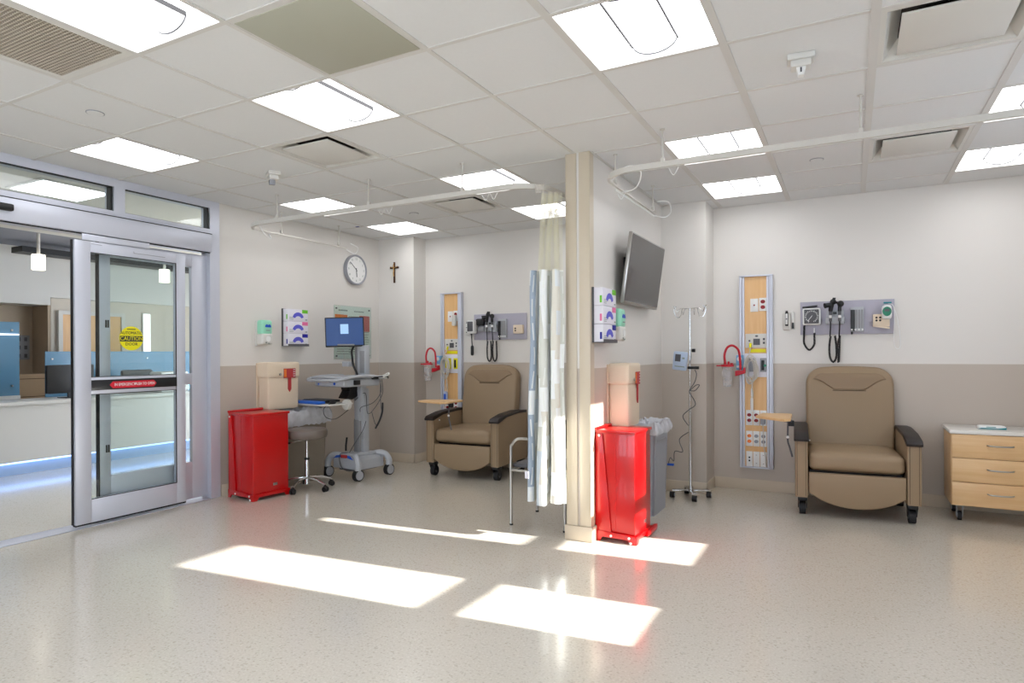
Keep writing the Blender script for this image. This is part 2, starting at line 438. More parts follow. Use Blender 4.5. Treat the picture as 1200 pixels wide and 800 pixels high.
# divider
struct(B().box(-1.79, -1.62, 4.19, YB+.02, 0, H+.1), 'wall_divider', M['wall'])
b = B()
for x0, x1 in ((-1.795, -1.715), (-1.695, -1.615)):
    b.box(x0, x1, 4.182, 4.192, .105, H-.002, .002)
b.box(-1.7965, -1.788, 4.182, 4.26, .105, H-.002); b.box(-1.622, -1.6135, 4.182, 4.26, .105, H-.002)
struct(b, 'trim_1', M['guard'])
BH = .105
def basebd(name, segs):
    b = B()
    for s in segs: b.box(*s, 0, BH, .002)
    struct(b, name, M['base'])
basebd('baseboard_left', [(XL, XL+.008, DY1+.01, 6.235)])
basebd('baseboard_back', [(XL, -4.672, 6.227, 6.237), (-4.682, -4.672, 6.227, YB), (-4.68, -1.79, YB-.008, YB), (-1.2, XW, YB-.008, YB)])
basebd('baseboard_right', [(XW-.008, XW, YF, YB)])
basebd('baseboard_divider', [(-1.81, -1.60, 4.172, 4.192), (-1.808, -1.788, 4.18, YB), (-1.622, -1.602, 4.18, 6.1)])
basebd('baseboard_pillar', [(-1.61, -1.192, 6.092, 6.102), (-1.202, -1.192, 6.092, YB)])

# ceiling : tiles, tees
FIX = [(-5, 1), (-5, 4), (-5, 6), (-2, -1), (-2, 1), (-2, 4), (-2, 6), (1, 1), (1, 4), (1, 6), (4, 4), (4, 6),
       (-5, -2), (-2, -4), (-5, -5), (1, -2), (-2, -6)]  # unseen fixtures behind the viewer, added for their light
VENT = [(3, 2), (3, 5), (-3, 2), (-3, 5)]
SPECIAL = {(-1, 0): 'access', (-3, -1): 'grille'}
holes = set(FIX) | set(VENT) | set(SPECIAL)
b = B(); i0, i1 = -6, 6; j0, j1 = -9, 7
for i in range(i0, i1+1):
    for j in range(j0, j1+1):
        if (i, j) in holes: continue
        xa, xb = TX0+i*T, TX0+(i+1)*T; ya, yb = TY0+j*T, TY0+(j+1)*T
        xa = max(xa, XL); xb = min(xb, XW); ya = max(ya, YF); yb = min(yb, YB)
        if xb-xa < .02 or yb-ya < .02: continue
        b.box(xa, xb, ya, yb, H, H+.012)
ceil = struct(b, 'ceiling', M['ceil'])
b = B()
for i in range(-5, 7):
    x = TX0+i*T; w = .017 if i % 1 == 0 else .012
    w = .019 if i >= 1 else .012
    b.box(x-w, x+w, YF, YB, H-.005, H+.001)
for j in range(-8, 8):
    y = TY0+j*T; b.box(XL, XW, y-.0115, y+.0115, H-.0045, H+.001)
b.box(XL, XL+.022, DY1, YB, H-.004, H+.001); b.box(XL, XW, YB-.022, YB, H-.004, H+.001); b.box(-1.62, -1.60, 4.2, 6.1, H-.004, H+.001)
b.out('grid', M['grid'], ceil)
struct(B().box(XL-.15, XW+.2, YF-.2, YB+.2, H+.25, H+.3), 'ceiling_slab', M['vented'])

# ------------------------------------------------------------------ ceiling fixtures
def make_light():
    t = thing('ceiling_light', '', 'ceiling light')
    h = T/2-.012
    b = B()   # housing rim
    b.rim(-h-.004, h+.004, -h-.004, h+.004, -.004, .085, .008)
    b.box(-h, h, -h, h, .086, .09)
    b.out('housing', M['white'], t)
    g = .105
    for s in (-1, 1):
        b = B()
        pts = []
        n = 8
        prof = [(s*(h-.006), .004), (s*(h-.03), .03), (s*(h-.09), .058), (s*(g+.05), .07), (s*(g+.006), .072)]
        lo = [b.bm.verts.new((x, -h+.01, z)) for x, z in prof]; hi = [b.bm.verts.new((x, h-.01, z)) for x, z in prof]
        for k in range(len(prof)-1): b.bm.faces.new((lo[k], lo[k+1], hi[k+1], hi[k]))
        b.out('lens', M['lamp'], t)
    b = B()
    prof = [(g*math.cos(a), .070-.058*math.sin(a)) for a in [PI*k/14 for k in range(15)]]
    y0, y1 = -h+.035, h-.035
    lo = [b.bm.verts.new((x, y0, z)) for x, z in prof]; hi = [b.bm.verts.new((x, y1, z)) for x, z in prof]
    for k in range(len(prof)-1): b.bm.faces.new((lo[k], lo[k+1], hi[k+1], hi[k]))
    b.bm.faces.new(lo); b.bm.faces.new(hi)
    b.out('basket', M['lamp2'], t)
    b = B()
    for s in (-1, 1): b.box(s*(g+.004)-.0035, s*(g+.004)+.0035, y0, y1, .052, .0715)  # black bars draw the shadow line along the basket sides
    b.out_each('basket_shadow_line', M['black'], t)
    b = B(); b.tube([(x, y0-.003, z-.005) for x, z in prof], .0036, 6); b.tube([(x, y1+.003, z-.005) for x, z in prof], .0036, 6)
    b.out_each('end_trim', M['dgrey'], t)
    return t
LL = {(-5, 1): 'square ceiling light close to the transom window over the sliding door',
      (-5, 4): 'square ceiling light by the clock wall, crossed by the pale curtain rail',
      (-5, 6): 'small looking square ceiling light nearest the wall crucifix',
      (-2, -1): 'large looking square ceiling light beside the brown egg-crate return grille',
      (-2, 1): 'square ceiling light touching the corner of the grey-green ceiling panel',
      (-2, 4): 'square ceiling light above the brown recliner bay, crossed by the curved rail end',
      (-2, 6): 'square ceiling light half seen through the curtain netting',
      (1, 1): 'biggest looking square ceiling light, cut by the picture top, in front of the wall end',
      (1, 4): 'square ceiling light out from the television, crossed by a straight rail',
      (1, 6): 'square ceiling light nearest the wall behind the drip stand',
      (4, 4): 'square ceiling light at the picture edge, crossed by the straight rail',
      (4, 6): 'square ceiling light at the picture edge, nearest the wall above the drawers'}
proto = make_light(); used = False
for (i, j) in FIX:
    o = proto if not used else copy_tree(proto); used = True
    o.location = (TX0+(i+.5)*T, TY0+(j+.5)*T, H)
    o['label'] = LL.get((i, j), 'square ceiling light added behind the viewer to light the room')
    o['group'] = 'square recessed ceiling lights' if (i, j) in LL else 'square ceiling lights added behind the viewer for light'

def make_vent():
    t = thing('ceiling_vent', '', 'vent')
    h = T/2-.012
    b = B()
    b.rim(-h, h, -h, h, -.003, .004, .03)
    # flared cone up into the ceiling
    a = h-.03; c = h-.09
    for p, q in (((-a, -a), (a, -a)), ((a, -a), (a, a)), ((a, a), (-a, a)), ((-a, a), (-a, -a))):
        v = [b.bm.verts.new(x) for x in ((p[0], p[1], 0), (q[0], q[1], 0), (q[0]*c/a, q[1]*c/a, .075), (p[0]*c/a, p[1]*c/a, .075))]
        b.bm.faces.new(v)
    b.out('frame', M['offw'], t)
    B().box(-c, c, -c, c, .076, .08).out('duct', M['vented'], t)
    B().box(-a+.055, a-.055, -a+.055, a-.055, -.004, .006, .002).out('plate', M['offw'], t)
    return t
VL = {(3, 2): 'large looking square plaque air diffuser at the picture top, window side',
      (3, 5): 'square plaque air diffuser over the brown recliner by the wood drawers',
      (-3, 2): 'square plaque air diffuser behind the light that touches the grey-green panel',
      (-3, 5): 'square plaque air diffuser over the chair bay between two ceiling lights'}
proto = make_vent(); used = False
for c in VENT:
    o = proto if not used else copy_tree(proto); used = True
    o.location = (TX0+(c[0]+.5)*T, TY0+(c[1]+.5)*T, H); o['label'] = VL[c]; o['group'] = 'square air diffusers'
# grey-green access panel
c = (TX0-.5*T, TY0+.5*T)
t = thing('ceiling_access_panel', 'plain grey-green square panel set in the ceiling between two lights', 'ceiling panel', (c[0], c[1], H))
h = T/2-.012
B().box(-h+.012, h-.012, -h+.012, h-.012, -.006, .006, .002).out('panel', M['accessp'], t)
b = B().rim(-h, h, -h, h, -.003, .006, .012)
b.out('frame', M['grid'], t)
# egg-crate return grille
t = thing('return_air_grille', 'brown egg-crate return air grille in the ceiling beside a light', 'vent', (TX0-2.5*T, TY0-.5*T, H))
b = B().rim(-h, h, -h, h, -.004, .006, .035)
b.out('frame', M['offw'], t)
b = B(); a = h-.035; N = 30
for k in range(N+1):
    x = -a+2*a*k/N; b.box(x-.0014, x+.0014, -a, a, -.002, .010); b.box(-a, a, x-.0013, x+.0013, -.0025, .0095)
b.out('egg_crate', pm('crate_plastic', (196, 186, 172), .5), t)
B().box(-a, a, -a, a, .06, .065).out('plenum', pm('brown_plenum', (96, 86, 74), .8), t)

def ceil_disc(x, y, label):
    t = thing('sprinkler_cover', label, 'sprinkler', (x, y, H), 0, 'flush sprinkler covers')
    B().cyl((0, 0, -.006), (0, 0, -.001), .042, .045, 32).out('cover_plate', M['ceil'], t)
    B().lathe([(.045, -.004), (.048, -.004), (.048, 0), (.045, 0)], 32).out('gap_ring', M['grey'], t)
gx = lambda i: TX0+i*T
gy = lambda j: TY0+j*T
ceil_disc(gx(-3.54), gy(.52), 'round flush sprinkler cover on the tile next to the egg-crate grille')
ceil_disc(gx(-3.55), gy(5.56), 'round flush sprinkler cover between the two lights of the chair bay')
ceil_disc(gx(2.48), gy(5.55), 'round flush sprinkler cover beside the diffuser over the drawers bay')
def sensor(x, y, rz, label, big):
    t = thing('ceiling_strobe', label, 'ceiling alarm', (x, y, H), rz, 'ceiling alarm strobes')
    k = 1.0
    B().box(-.06*k, .06*k, -.045, .045, -.028, 0, .004).out('mounting_plate', M['offw'], t)
    B().box(-.045*k, .045*k, -.038, .035, -.062, -.028, .006).out('body', M['offw'], t)
    B().prism([(-.022, -.062), (.022, -.062), (.012, -.10), (-.012, -.10)], 'y', -.03, .012, .002).out('lamp_cover', M['white'] if big else M['grey'], t)
    B().box(-.004, .004, -.032, -.029, -.088, -.066).out('slot', M['dgrey'], t)
sensor(gx(2.5), gy(2.50), .1, 'white box-shaped ceiling strobe over the open floor in front of the television', True)
sensor(gx(-3.66), gy(2.75), -.5, 'small grey box-shaped ceiling strobe near the sliding door corner', False)
t = tag(B().box(gx(-5.1)-.02, gx(-5.1)+.02, gy(5.93)-.012, gy(5.93)+.012, H-.008, H-.004, .001).out('ceiling_marker', M['navy']), 'tiny dark blue marker stuck on the ceiling above the clock', 'marker')

# ------------------------------------------------------------------ curtain rails
def hanger(t, x, y, z=2.52):
    b = B(); b.cyl((x, y, z+.02), (x, y, H-.003), .006, seg=8); b.lathe([(.016, H-.008), (.016, H-.002)], 12, (x, y, 0)); b.box(x-.012, x+.012, y-.012, y+.012, z+.012, z+.04)
    b.out('hanger_rod', M['rail'], t)
def hook(t, x, y, z=2.49):
    B().tube([(x-.03, y, z+.0), (x-.015, y, z-.03), (x, y, z-.045), (x+.013, y, z-.03), (x+.03, y-.0, z)], .0025, 6, 4).out('glider_hook', M['white'], t)
t = thing('curtain_rail', 'pale U-shaped ceiling curtain rail around the bay under the clock', 'curtain rail', (0, 0, 0))
r = .28; z = 2.52
p = [(-5.0, 5.42, z), (-5.0, 5.0, z)] + [(x, y, z) for x, y in arc(-5.0+r, 4.0+r, r, PI, 1.5*PI, 12)] + [(-3.5, 4.0, z)]
p += [(x, y, z) for x, y in arc(-1.92-r, 4.0+r, r, 1.5*PI, 2*PI, 12)] + [(-1.92, 5.3, z)]
B().strip(p[6:], .022, .036).out('rail', M['rail'], t)
B().strip(p[:7], .018, .014).out('side_rail', M['rail'], t)
for q in ((-5.0, 4.5), (-5.0, 5.3), (-4.5, 4.0), (-3.45, 4.0), (-2.55, 4.0), (-1.92, 4.6), (-1.92, 5.2)): hanger(t, *q)
for q in ((-3.32, 4.0), (-3.24, 4.0), (-2.35, 4.0), (-2.28, 4.0)): hook(t, *q)
B().tube([(-5.0, 4.34, 2.5), (-4.92, 4.30, 2.44), (-4.87, 4.18, 2.46), (-4.84, 4.1, 2.52)], .004, 6, 5).out('pull_cord', M['white'], t)
B().tube([(-5.0, 5.42, 2.5), (-4.95, 5.5, 2.46), (-4.9, 5.5, 2.52), (-4.93, 5.42, 2.56)], .004, 6, 5).out('end_stop', M['white'], t)
t = thing('curtain_rail', 'pale ceiling curtain rail running from the television wall past the drip stand bay', 'curtain rail', (0, 0, 0))
r = .25
p = [(-1.48, 5.38, z), (-1.48, 4.6, z)] + [(x, y, z) for x, y in arc(-1.48+r, 4.0+r, r, PI, 1.5*PI, 12)] + [(0, 4.0, z), (XW-.01, 4.0, z)]
B().strip(p[7:], .022, .036).out('rail', M['rail'], t)
B().strip(p[:8], .018, .014).out('side_rail', M['rail'], t)
for q in ((-1.48, 4.35), (-1.48, 5.32), (-1.05, 4.0), (.05, 4.0), (.95, 4.0)): hanger(t, *q)
for q in ((-.98, 4.0), (-1.47, 4.45)): hook(t, *q)
B().tube([(-1.46, 4.22, 2.53), (-1.36, 4.26, 2.62), (-1.30, 4.36, 2.60), (-1.36, 4.46, 2.52), (-1.47, 4.48, 2.5)], .005, 6, 6).out('cord_loop', M['white'], t)
B().tube([(-1.48, 5.38, 2.5), (-1.42, 5.48, 2.5), (-1.37, 5.48, 2.54), (-1.36, 5.36, 2.6), (-1.44, 5.3, 2.6)], .005, 6, 6).out('end_loop', M['white'], t)
B().tube([(-1.465, 4.3, 2.48), (-1.46, 4.7, 2.475), (-1.465, 5.3, 2.48)], .004, 6).out('cord', M['white'], t)

# ------------------------------------------------------------------ entrance: storefront, sliding doors
fx0, fx1 = XL-.11, XL+.012
t = B()
t.box(fx0, fx1, DY1-.10, DY1, 0, H)                       # right jamb
t.box(fx0, fx1, DY0, DY0+.10, 0, H)
t.box(fx0, fx1, DY0+.10, DY1-.10, 2.68, H)                        # top rail
t.box(fx0, fx1, DY0+.10, DY1-.10, 2.435, 2.485)
for y in (3.035, 2.03, 1.03): t.box(fx0, fx1, y-.045, y+.045, 2.485, 2.68)
t.box(fx0-.02, fx1+.03, DY0+.102, DY1-.102, 2.27, 2.432, .003)  # operator header box
struct(t, 'door_frame', M['alu'])
b = B()
for y0, y1 in ((3.09, 3.845), (2.085, 2.98), (1.085, 1.975), (.11, .975)):
    for z0, z1 in ((2.672, 2.682), (2.483, 2.488)): b.box(XL-.02, XL+.006, y0, y1, z0, z1)
    b.box(XL-.05, XL+.005, y1-.012, y1+.002, 2.485, 2.68); b.box(XL-.05, XL-.03, y0-.004, y0+.006, 2.485, 2.68)
b.box(fx1+.0005, fx1+.031, DY0+.10, DY1-.10, 2.4325, 2.438)
b.box(fx1-.01, fx1+.002, DY0+.10, DY1-.10, 2.262, 2.271)
struct(b, 'trim_2', M['black'])
b = B()
for y0, y1 in ((3.08, 3.85), (2.075, 2.99), (1.075, 1.985), (.10, .985)): b.box(XL-.045, XL-.04, y0, y1, 2.48, 2.685)
struct(b, 'window_5', M['glass'])
struct(B().box(fx0-.03, fx1+.02, DY0+.102, DY1-.102, .0005, .008, .002), 'trim_3', M['alu'])
# header sensor
tag(B().box(XL+.043, XL+.083, 2.13, 2.275, 2.335, 2.385, .012).out('door_sensor', M['black']), 'small black motion sensor on the door header', 'sensor')
def leaf(y0, y1, x, name, label, active=True):
    t = thing(name, label, 'door', (x, y0, 0))
    w = y1-y0; st = .115; z0, z1 = .035, 2.21
    b = B()
    b.box(-.022, .022, 0, st, z0, z1, .002); b.box(-.022, .022, w-.085, w, z0, z1, .002)
    b.box(-.0215, .0215, st, w-.085, z1-.085, z1, .001); b.box(-.0215, .0215, st, w-.085, z0, .215, .001)
    b.box(-.0215, .0215, st, w-.085, 1.025, 1.16, .001)
    b.out('door_leaf_frame', M['alu'], t)
    B().box(-.004, .004, st-.005, w-.075, .21, 1.03).out('glass_pane', M['glass'], t)
    B().box(-.004, .004, st-.005, w-.075, 1.15, z1-.08).out('glass_pane', M['glass'], t)
    b = B().box(-.028, -.001, -.006, .0, z0, z1); 
    for za, zb in ((.213, .218), (z1-.088, z1-.083), (1.157, 1.162), (1.022, 1.027)): b.box(.018, .0235, st, w-.085, za, zb)
    b.box(.016, .0235, w-.09, w-.084, .215, z1-.085); b.box(-.02, .02, 0, w, z0-.012, z0+.002)
    b.out('gasket', M['black'], t)
    return t, w
t, w = leaf(2.685, 3.59, XL+.012, 'sliding_door', 'aluminium sliding door leaf with the yellow round caution sticker')
B().box(.022, .028, .115, w-.085, 1.055, 1.135, .001).out('push_bar_plate', M['black'], t)
b = B()
zc = 1.092
poly = [(.25, zc), (.275, zc+.027), (.61, zc+.027), (.635, zc), (.61, zc-.027), (.275, zc-.027)]
b.prism(poly, 'x', .028, .0295)
sg = b.out('red_sign', pm('red_sign', (206, 34, 52), .4), t)
b = B().text('IN EMERGENCY', .033, (.0305, .37, zc), '+x', sx=.72).text('PUSH TO OPEN', .033, (.0305, .535, zc), '+x', sx=.72)
b.prism([(.452, zc+.005), (.463, zc), (.452, zc-.005)], 'x', .0295, .0305)
b.out('lettering', M['white'], sg)
cy, cz = .437, 1.465
dk = B().disc((.006, cy, cz), .098, 'x', .002).out('caution_sticker', M['yellow'], t)
dk['label'] = 'yellow round caution sticker'
b = B().box(.0075, .0085, cy-.094, cy+.094, cz-.026, cz+.02).text('AUTOMATIC', .036, (.009, cy, cz+.043), '+x', sx=.85).text('DOOR', .034, (.009, cy, cz-.048), '+x')
for k in range(5): b.box(.0075, .0085, cy-.034+k*.014, cy-.024+k*.014, cz+.07, cz+.079)
b.out('black_lettering', M['ink'], dk)
B().text('CAUTION', .046, (.0098, cy, cz-.003), '+x', sx=.9).out('caution_word', M['yellow'], dk)
B().box(.022, .03, .05, .58, 2.215, 2.262, .002).out('top_carrier', M['alu'], t)
b = B()
b.box(.022, .0235, .12, .20, 2.19, 2.193); b.box(.022, .0235, .45, .72, 2.162, 2.165); b.box(.022, .0235, .45, .452, 2.163, 2.178)
b.out('rail_slot', M['alud'], t)
# far leaf (out of the picture)
leaf(.10, 1.0, XL+.012, 'sliding_door', 'aluminium sliding door leaf at the far side of the doorway')
# sidelight behind the active leaf
t = thing('sidelight', 'fixed aluminium sidelight panel behind the sliding door leaf', 'door panel', (XL-.055, 2.90, 0))
w = 3.862-2.90
b = B()
b.box(-.02, .02, 0, .085, .03, 2.24, .002); b.box(-.02, .02, w-.16, w-.006, .03, 2.24, .002)
b.box(-.0195, .0195, .085, w-.16, 2.12, 2.24, .001); b.box(-.0195, .0195, .085, w-.16, .03, .36, .001); b.box(-.0195, .0195, .085, w-.16, 1.06, 1.16, .001)
b.out('panel_frame', M['alu'], t)
B().box(-.004, .004, .08, w-.15, .35, 2.13).out('glass_pane', M['glass'], t)
b = B().box(-.02, .021, -.008, .0, .03, 2.24); b.box(.012, .0212, w-.004, w+.004, .03, 2.24)
for z in (.55, 1.55): b.box(.02, .024, .045, .056, z, z+.06); b.box(.02, .024, .062, .073, z, z+.06)
b.out('gasket', M['black'], t)

# ------------------------------------------------------------------ lobby beyond the door
b = B()
b.box(-13.2, XL-.14, 9.6, 9.75, 0, 3.2); b.box(-13.2, XL-.14, -2.6, -2.45, 0, 3.2)
struct(b, 'wall_lobby_side', M['lobbywall'])
b = B().box(-11.15, -11.0, 5.34, 9.7, 0, 3.2); b.box(-13.3, -13.2, -2.6, 9.7, 0, 3.2)
struct(b, 'wall_lobby_back', M['lobbywall'])
struct(B().box(-11.6, -11.45, -2.5, 5.34, 0, 3.2).box(-11.6, -11.0, 5.30, 5.345, 0, 3.2), 'wall_lobby_niche', M['lobbybrown'])
struct(B().box(-8.6, XL-.14, -2.6, 9.7, 2.80, 2.9), 'ceiling_lobby', M['lobbyceil'])
struct(B().box(-13.2, -8.6, -2.6, 9.7, 2.95, 3.0).box(-8.64, -8.6, -2.6, 9.7, 2.8, 3.0), 'ceiling_lobby_coffer', M['lobbydark'])
struct(B().box(-11.44, -10.6, -2.4, 4.3, 2.1, 2.95).box(-11.44, -10.9, 4.3, 5.29, 2.1, 2.95).box(-11.0, -10.9, 5.29, 9.6, 2.22, 2.95), 'ceiling_lobby_bulkhead', M['lobbyceil'])
struct(B().box(-10.5, -10.2, 4.6, 8.5, 2.78, 2.86), 'ceiling_lobby_slot', M['black'])
def wd(y0, y1, label):
    t = thing('wood_door', label, 'door', (-10.99, y0, 0))
    B().box(0, .04, .0605, y1-y0-.0605, .005, 1.9695).out('door_leaf', M['maplev'], t)
    b = B().box(0, .06, 0, .06, 0, 2.03); b.box(0, .06, y1-y0-.06, y1-y0, 0, 2.03); b.box(0, .06, .06, y1-y0-.06, 1.97, 2.03)
    b.out('frame', M['offw'], t)
    return t
wd(5.42, 6.45, 'light wood door across the lobby behind the blue glass screen')
# counter
t = thing('reception_desk', 'long white reception desk across the lobby, glowing blue along its foot', 'desk', (-8.1, 4.0, 0))
B().box(-.55, 0, -3.6, 5.4, .155, .775).out('front_panel', M['desk'], t)
B().box(-.62, .03, -3.65, 5.45, .775, .812, .004).out('desk_top', M['desk'], t)
B().box(-.5, -.12, -3.5, 5.3, 0, .155).out('toe_kick', pm('toe_kick_blue_lit', (170, 190, 215), .5), t)  # blue of the LED light is put into the kick's colour
B().box(-.10, -.08, -3.5, 5.3, .128, .15).out('led_strip', M['led'], t)
# blue glass screens
def screen(x, y0, y1, z0, z1, label, lit=False):
    t = thing('glass_screen', label, 'glass screen', (x, y0, 0), 0)
    w = y1-y0
    B().box(-.006, .006, 0, w, z0, z1).out('glass_panel', M['blueglass'], t)
    b = B()
    for k in range(3):
        for z in (z0+.12, z1-.1): b.cyl((.0, .08+k*(w-.16)/2, z), (.02, .08+k*(w-.16)/2, z), .012, seg=10)
    b.out_each('standoff', M['steel'], t)
    B().box(-.03, .03, 0, w, 0, z0).out('base_wall', M['desk'], t)
    if lit: B().box(.008, .02, .0, w-.01, z1-.16, z1-.145).out('light_line', M['strip'], t)
    return t
screen(-9.0, 2.6, 4.02, .84, 1.735, 'tall blue glass screen with a bright light line at the open doorway', True)
screen(-9.35, 4.47, 7.2, .76, 1.378, 'low blue glass screen running behind the reception desk')
def monitor(x, y, rz, label, w=.56, h=.34):
    t = thing('computer_monitor', label, 'monitor', (x, y, .812), rz)
    B().box(-.02, .02, -w/2, w/2, .06, .06+h, .012).out('housing', M['black'], t)
    B().box(-.012, .012, -.03, .03, 0, .2).out('stand', M['black'], t)
    B().box(-.09, .09, -.1, .1, 0, .01, .003).out('foot', M['black'], t)
monitor(-8.38, 4.28, .1, 'black computer monitor on the reception desk in the open doorway')
t = thing('office_chair', 'dark office chair behind the reception desk, seen through the door glass', 'chair', (-8.95, 5.35, 0), 0)
B().cushion(.12, .19, -.22, .22, .62, 1.12, .03, (.01, 0, 0)).out('backrest', M['dgrey'], t)
B().cushion(-.25, .2, -.24, .24, .42, .50, .03, (0, 0, .01)).out('seat', M['dgrey'], t)
B().cyl((0, 0, .07), (0, 0, .42), .03).out('column', M['black'], t)
b = B()
for k in range(5): a = 2*PI*k/5; b.cyl((0, 0, .09), (.28*math.cos(a), .28*math.sin(a), .06), .018, seg=8); b.sph((.28*math.cos(a), .28*math.sin(a), .03), .03)
b.out('base', M['black'], t)
t = thing('desktop_printer', 'white printer on the lobby desk behind the door glass', 'printer', (-8.45, 5.6, .812), 0)
B().box(-.15, .13, -.2, .2, .0, .28, .02).out('body', M['white'], t)
B().box(.13, .136, -.15, .15, .05, .1).out('paper_slot', M['dgrey'], t)
def pendant(y, label):
    t = thing('pendant_light', label, 'pendant light', (-9.5, y, 0), 0, 'white cylinder lobby lights')
    B().cyl((0, 0, 2.46), (0, 0, 2.66), .075, seg=24).out('lamp_shade', M['pend'], t)
    B().cyl((0, 0, 2.66), (0, 0, 2.95), .02, seg=12).out('stem', M['offw'], t)
pendant(4.47, 'white cylinder lobby light seen in the open doorway')
pendant(6.22, 'white cylinder lobby light seen through the sliding door glass')
t = thing('wall_light', 'tall white light tube on the lobby wall beside the caution sticker', 'wall light', (-10.99, 6.85, 0))
B().box(0, .05, -.05, .05, 1.2, 2.04, .005).out('tube', M['strip'], t)
B().box(-.01, .02, -.07, .07, 1.18, 2.06).out('backplate', M['offw'], t)
t = thing('socket_plate', 'grey multi-gang socket plate on the brown lobby wall', 'socket', (-11.44, 5.15, 1.45))
B().box(0, .01, -.1, .1, -.19, .19, .003).out('plate', M['grey'], t)
b = B()
for k in range(3):
    for s in (-.045, .045): b.box(.01, .013, s-.02, s+.02, -.13+k*.13-.03, -.13+k*.13+.03)
b.out_each('socket', M['dgrey'], t)
t = thing('low_cabinet', 'light brown drawer cabinet below the lobby socket plate', 'cabinet', (-10.6, 4.7, 0))
B().box(-.4, .0, -.6, .58, 0, 1.05).out('body', M['brown'], t)
b = B()
for z in (.72, .98): b.box(0, .006, -.6, .58, z, z+.008)
b.out_each('drawer_line', M['dwood'], t)
for k, (x, y) in enumerate(((-6.2, 1.9), (-6.2, 3.1), (-6.2, 5.5), (-7.6, 4.2), (-7.4, 7.6), (-7.6, 1.0), (-9.9, 2.5), (-9.9, 7.6))):  # panels added to brighten the lobby and show through the transoms
    z = 2.80 if x > -8.6 else 2.95
    t = thing('lobby_fill_light', 'flat square light panel added in the lobby ceiling for brightness', 'ceiling light', (x, y, z), 0, 'added lobby light panels')
    B().box(-.3, .3, -.3, .3, -.012, 0, .003).out('frame', M['white'], t)
    B().box(-.27, .27, -.27, .27, -.016, -.011).out('lens', M['lamp'], t)

# ------------------------------------------------------------------ wall things (local: x right, -y out of the wall, z up)
def glove_station(loc, group, label, names, zt=.395):
    """wire holder + three cartons, each carton its own thing"""
    w, d, bh = .275, .088, .1285
    t = thing('glove_box_holder', label, 'glove holder', loc, RL)
    b = B()
    b.box(-.002, w+.004, -.006, -.001, 0, zt-.006)
    b.box(-.006, -.002, -.022, 0, 0, zt-.006); b.box(w+.002, w+.006, -.02, 0, 0, zt-.006)
    b.box(-.004, w+.004, -d-.006, 0, -.004, 0); b.box(-.004, w+.004, -d-.010, -d-.006, -.004, .02)
    b.out('metal_bracket', M['dgrey'] , t)
    cols = [(M['navy'], 'dark blue'), (M['pink'], 'pink'), (M['lime'], 'green')]
    pos = ['bottom', 'middle', 'top']
    R = Matrix.Rotation(RL, 4, 'Z')
    for k in range(3):
        z0 = .0005+k*bh
        p = R @ Vector((0, 0, 0))
        t2 = thing('glove_box', 'white carton of disposable gloves with %s corner label, %s one %s' % (cols[k][1], pos[k], names), 'glove box',
                   (loc[0], loc[1], loc[2]+z0), RL, group)
        B().box(.0, w, -d, -.007, .0, bh-.002, .003).out('carton', M['card'], t2)
        m = cols[k][0]
        B().box(w*.70, w-.004, -d-.0012, -d, bh*.68, bh-.004).out('colour_label', m, t2)
        B().box(-.001, .0, -d+.008, -d+.024, .02, .07).out('side_label', m, t2)
        b = B()
        ax, az = w*.50, bh*.50
        outer = [(ax+.075*math.cos(a), az-.03+.06*math.sin(a)) for a in [PI*(.05+.9*k2/14) for k2 in range(15)]]
        inner = [(ax+.042*math.cos(a), az-.036+.026*math.sin(a)) for a in [PI*(.95-.9*k2/14) for k2 in range(15)]]
        b.prism(outer+inner, 'y', -d-.0016, -d)
        b.out('glove_picture', M['violet'], t2)
        b = B()
        for q in range(3): b.box(.02, .02+.05+.012*(q % 2), -d-.001, -d, .016+q*.012, .020+q*.012)
        b.box(w-.04, w-.012, -d-.001, -d, .014, .024)
        b.out('small_print', M['greyink'], t2)
    return t
glove_station((XL, 4.70, 1.415), 'glove cartons by the door bay', 'grey metal glove box holder beside the mint dispenser, by the sliding door', 'by the sliding door')
# holder on divider
glove_station((-1.62, 4.222, 1.405), 'glove cartons under the television', 'grey metal glove box holder on the divider wall under the television', 'under the television')
def sanitizer(loc, label):
    t = thing('sanitizer_dispenser', label, 'sanitizer dispenser', loc, RL)
    B().box(-.005, .135, -.02, 0, 0, .25, .006).out('backplate', M['offw'], t)
    B().cushion(0, .13, -.10, -.012, .11, .258, .025, (0, .006, 0)).out('cover', M['greenp'], t)
    B().cushion(.0, .13, -.105, -.012, .012, .125, .02, (0, .004, 0)).out('push_bar', M['offw'], t)
    b = B().box(.03, .10, -.1088, -.1065, .185, .20); b.prism([(.03, .20), (.10, .20), (.085, .215), (.065, .208), (.045, .215)], 'y', -.1088, -.1065)
    b.out('logo', M['blue'], t)
    B().disc((.065, -.1103, .07), .028, 'y', .002).out('round_mark', M['white'], t)
    b = B().box(.03, .05, -.1105, -.109, .025, .04).box(.06, .085, -.1105, -.109, .02, .03); b.box(.04, .09, -.109, -.1065, .15, .158)
    b.out('small_print', M['greyink'], t)
sanitizer((XL, 4.365, 1.412), 'mint and grey wall sanitizer dispenser nearest the sliding door')
sanitizer((-1.62, 4.56, 1.405), 'mint wall dispenser half hidden behind the glove cartons on the divider')
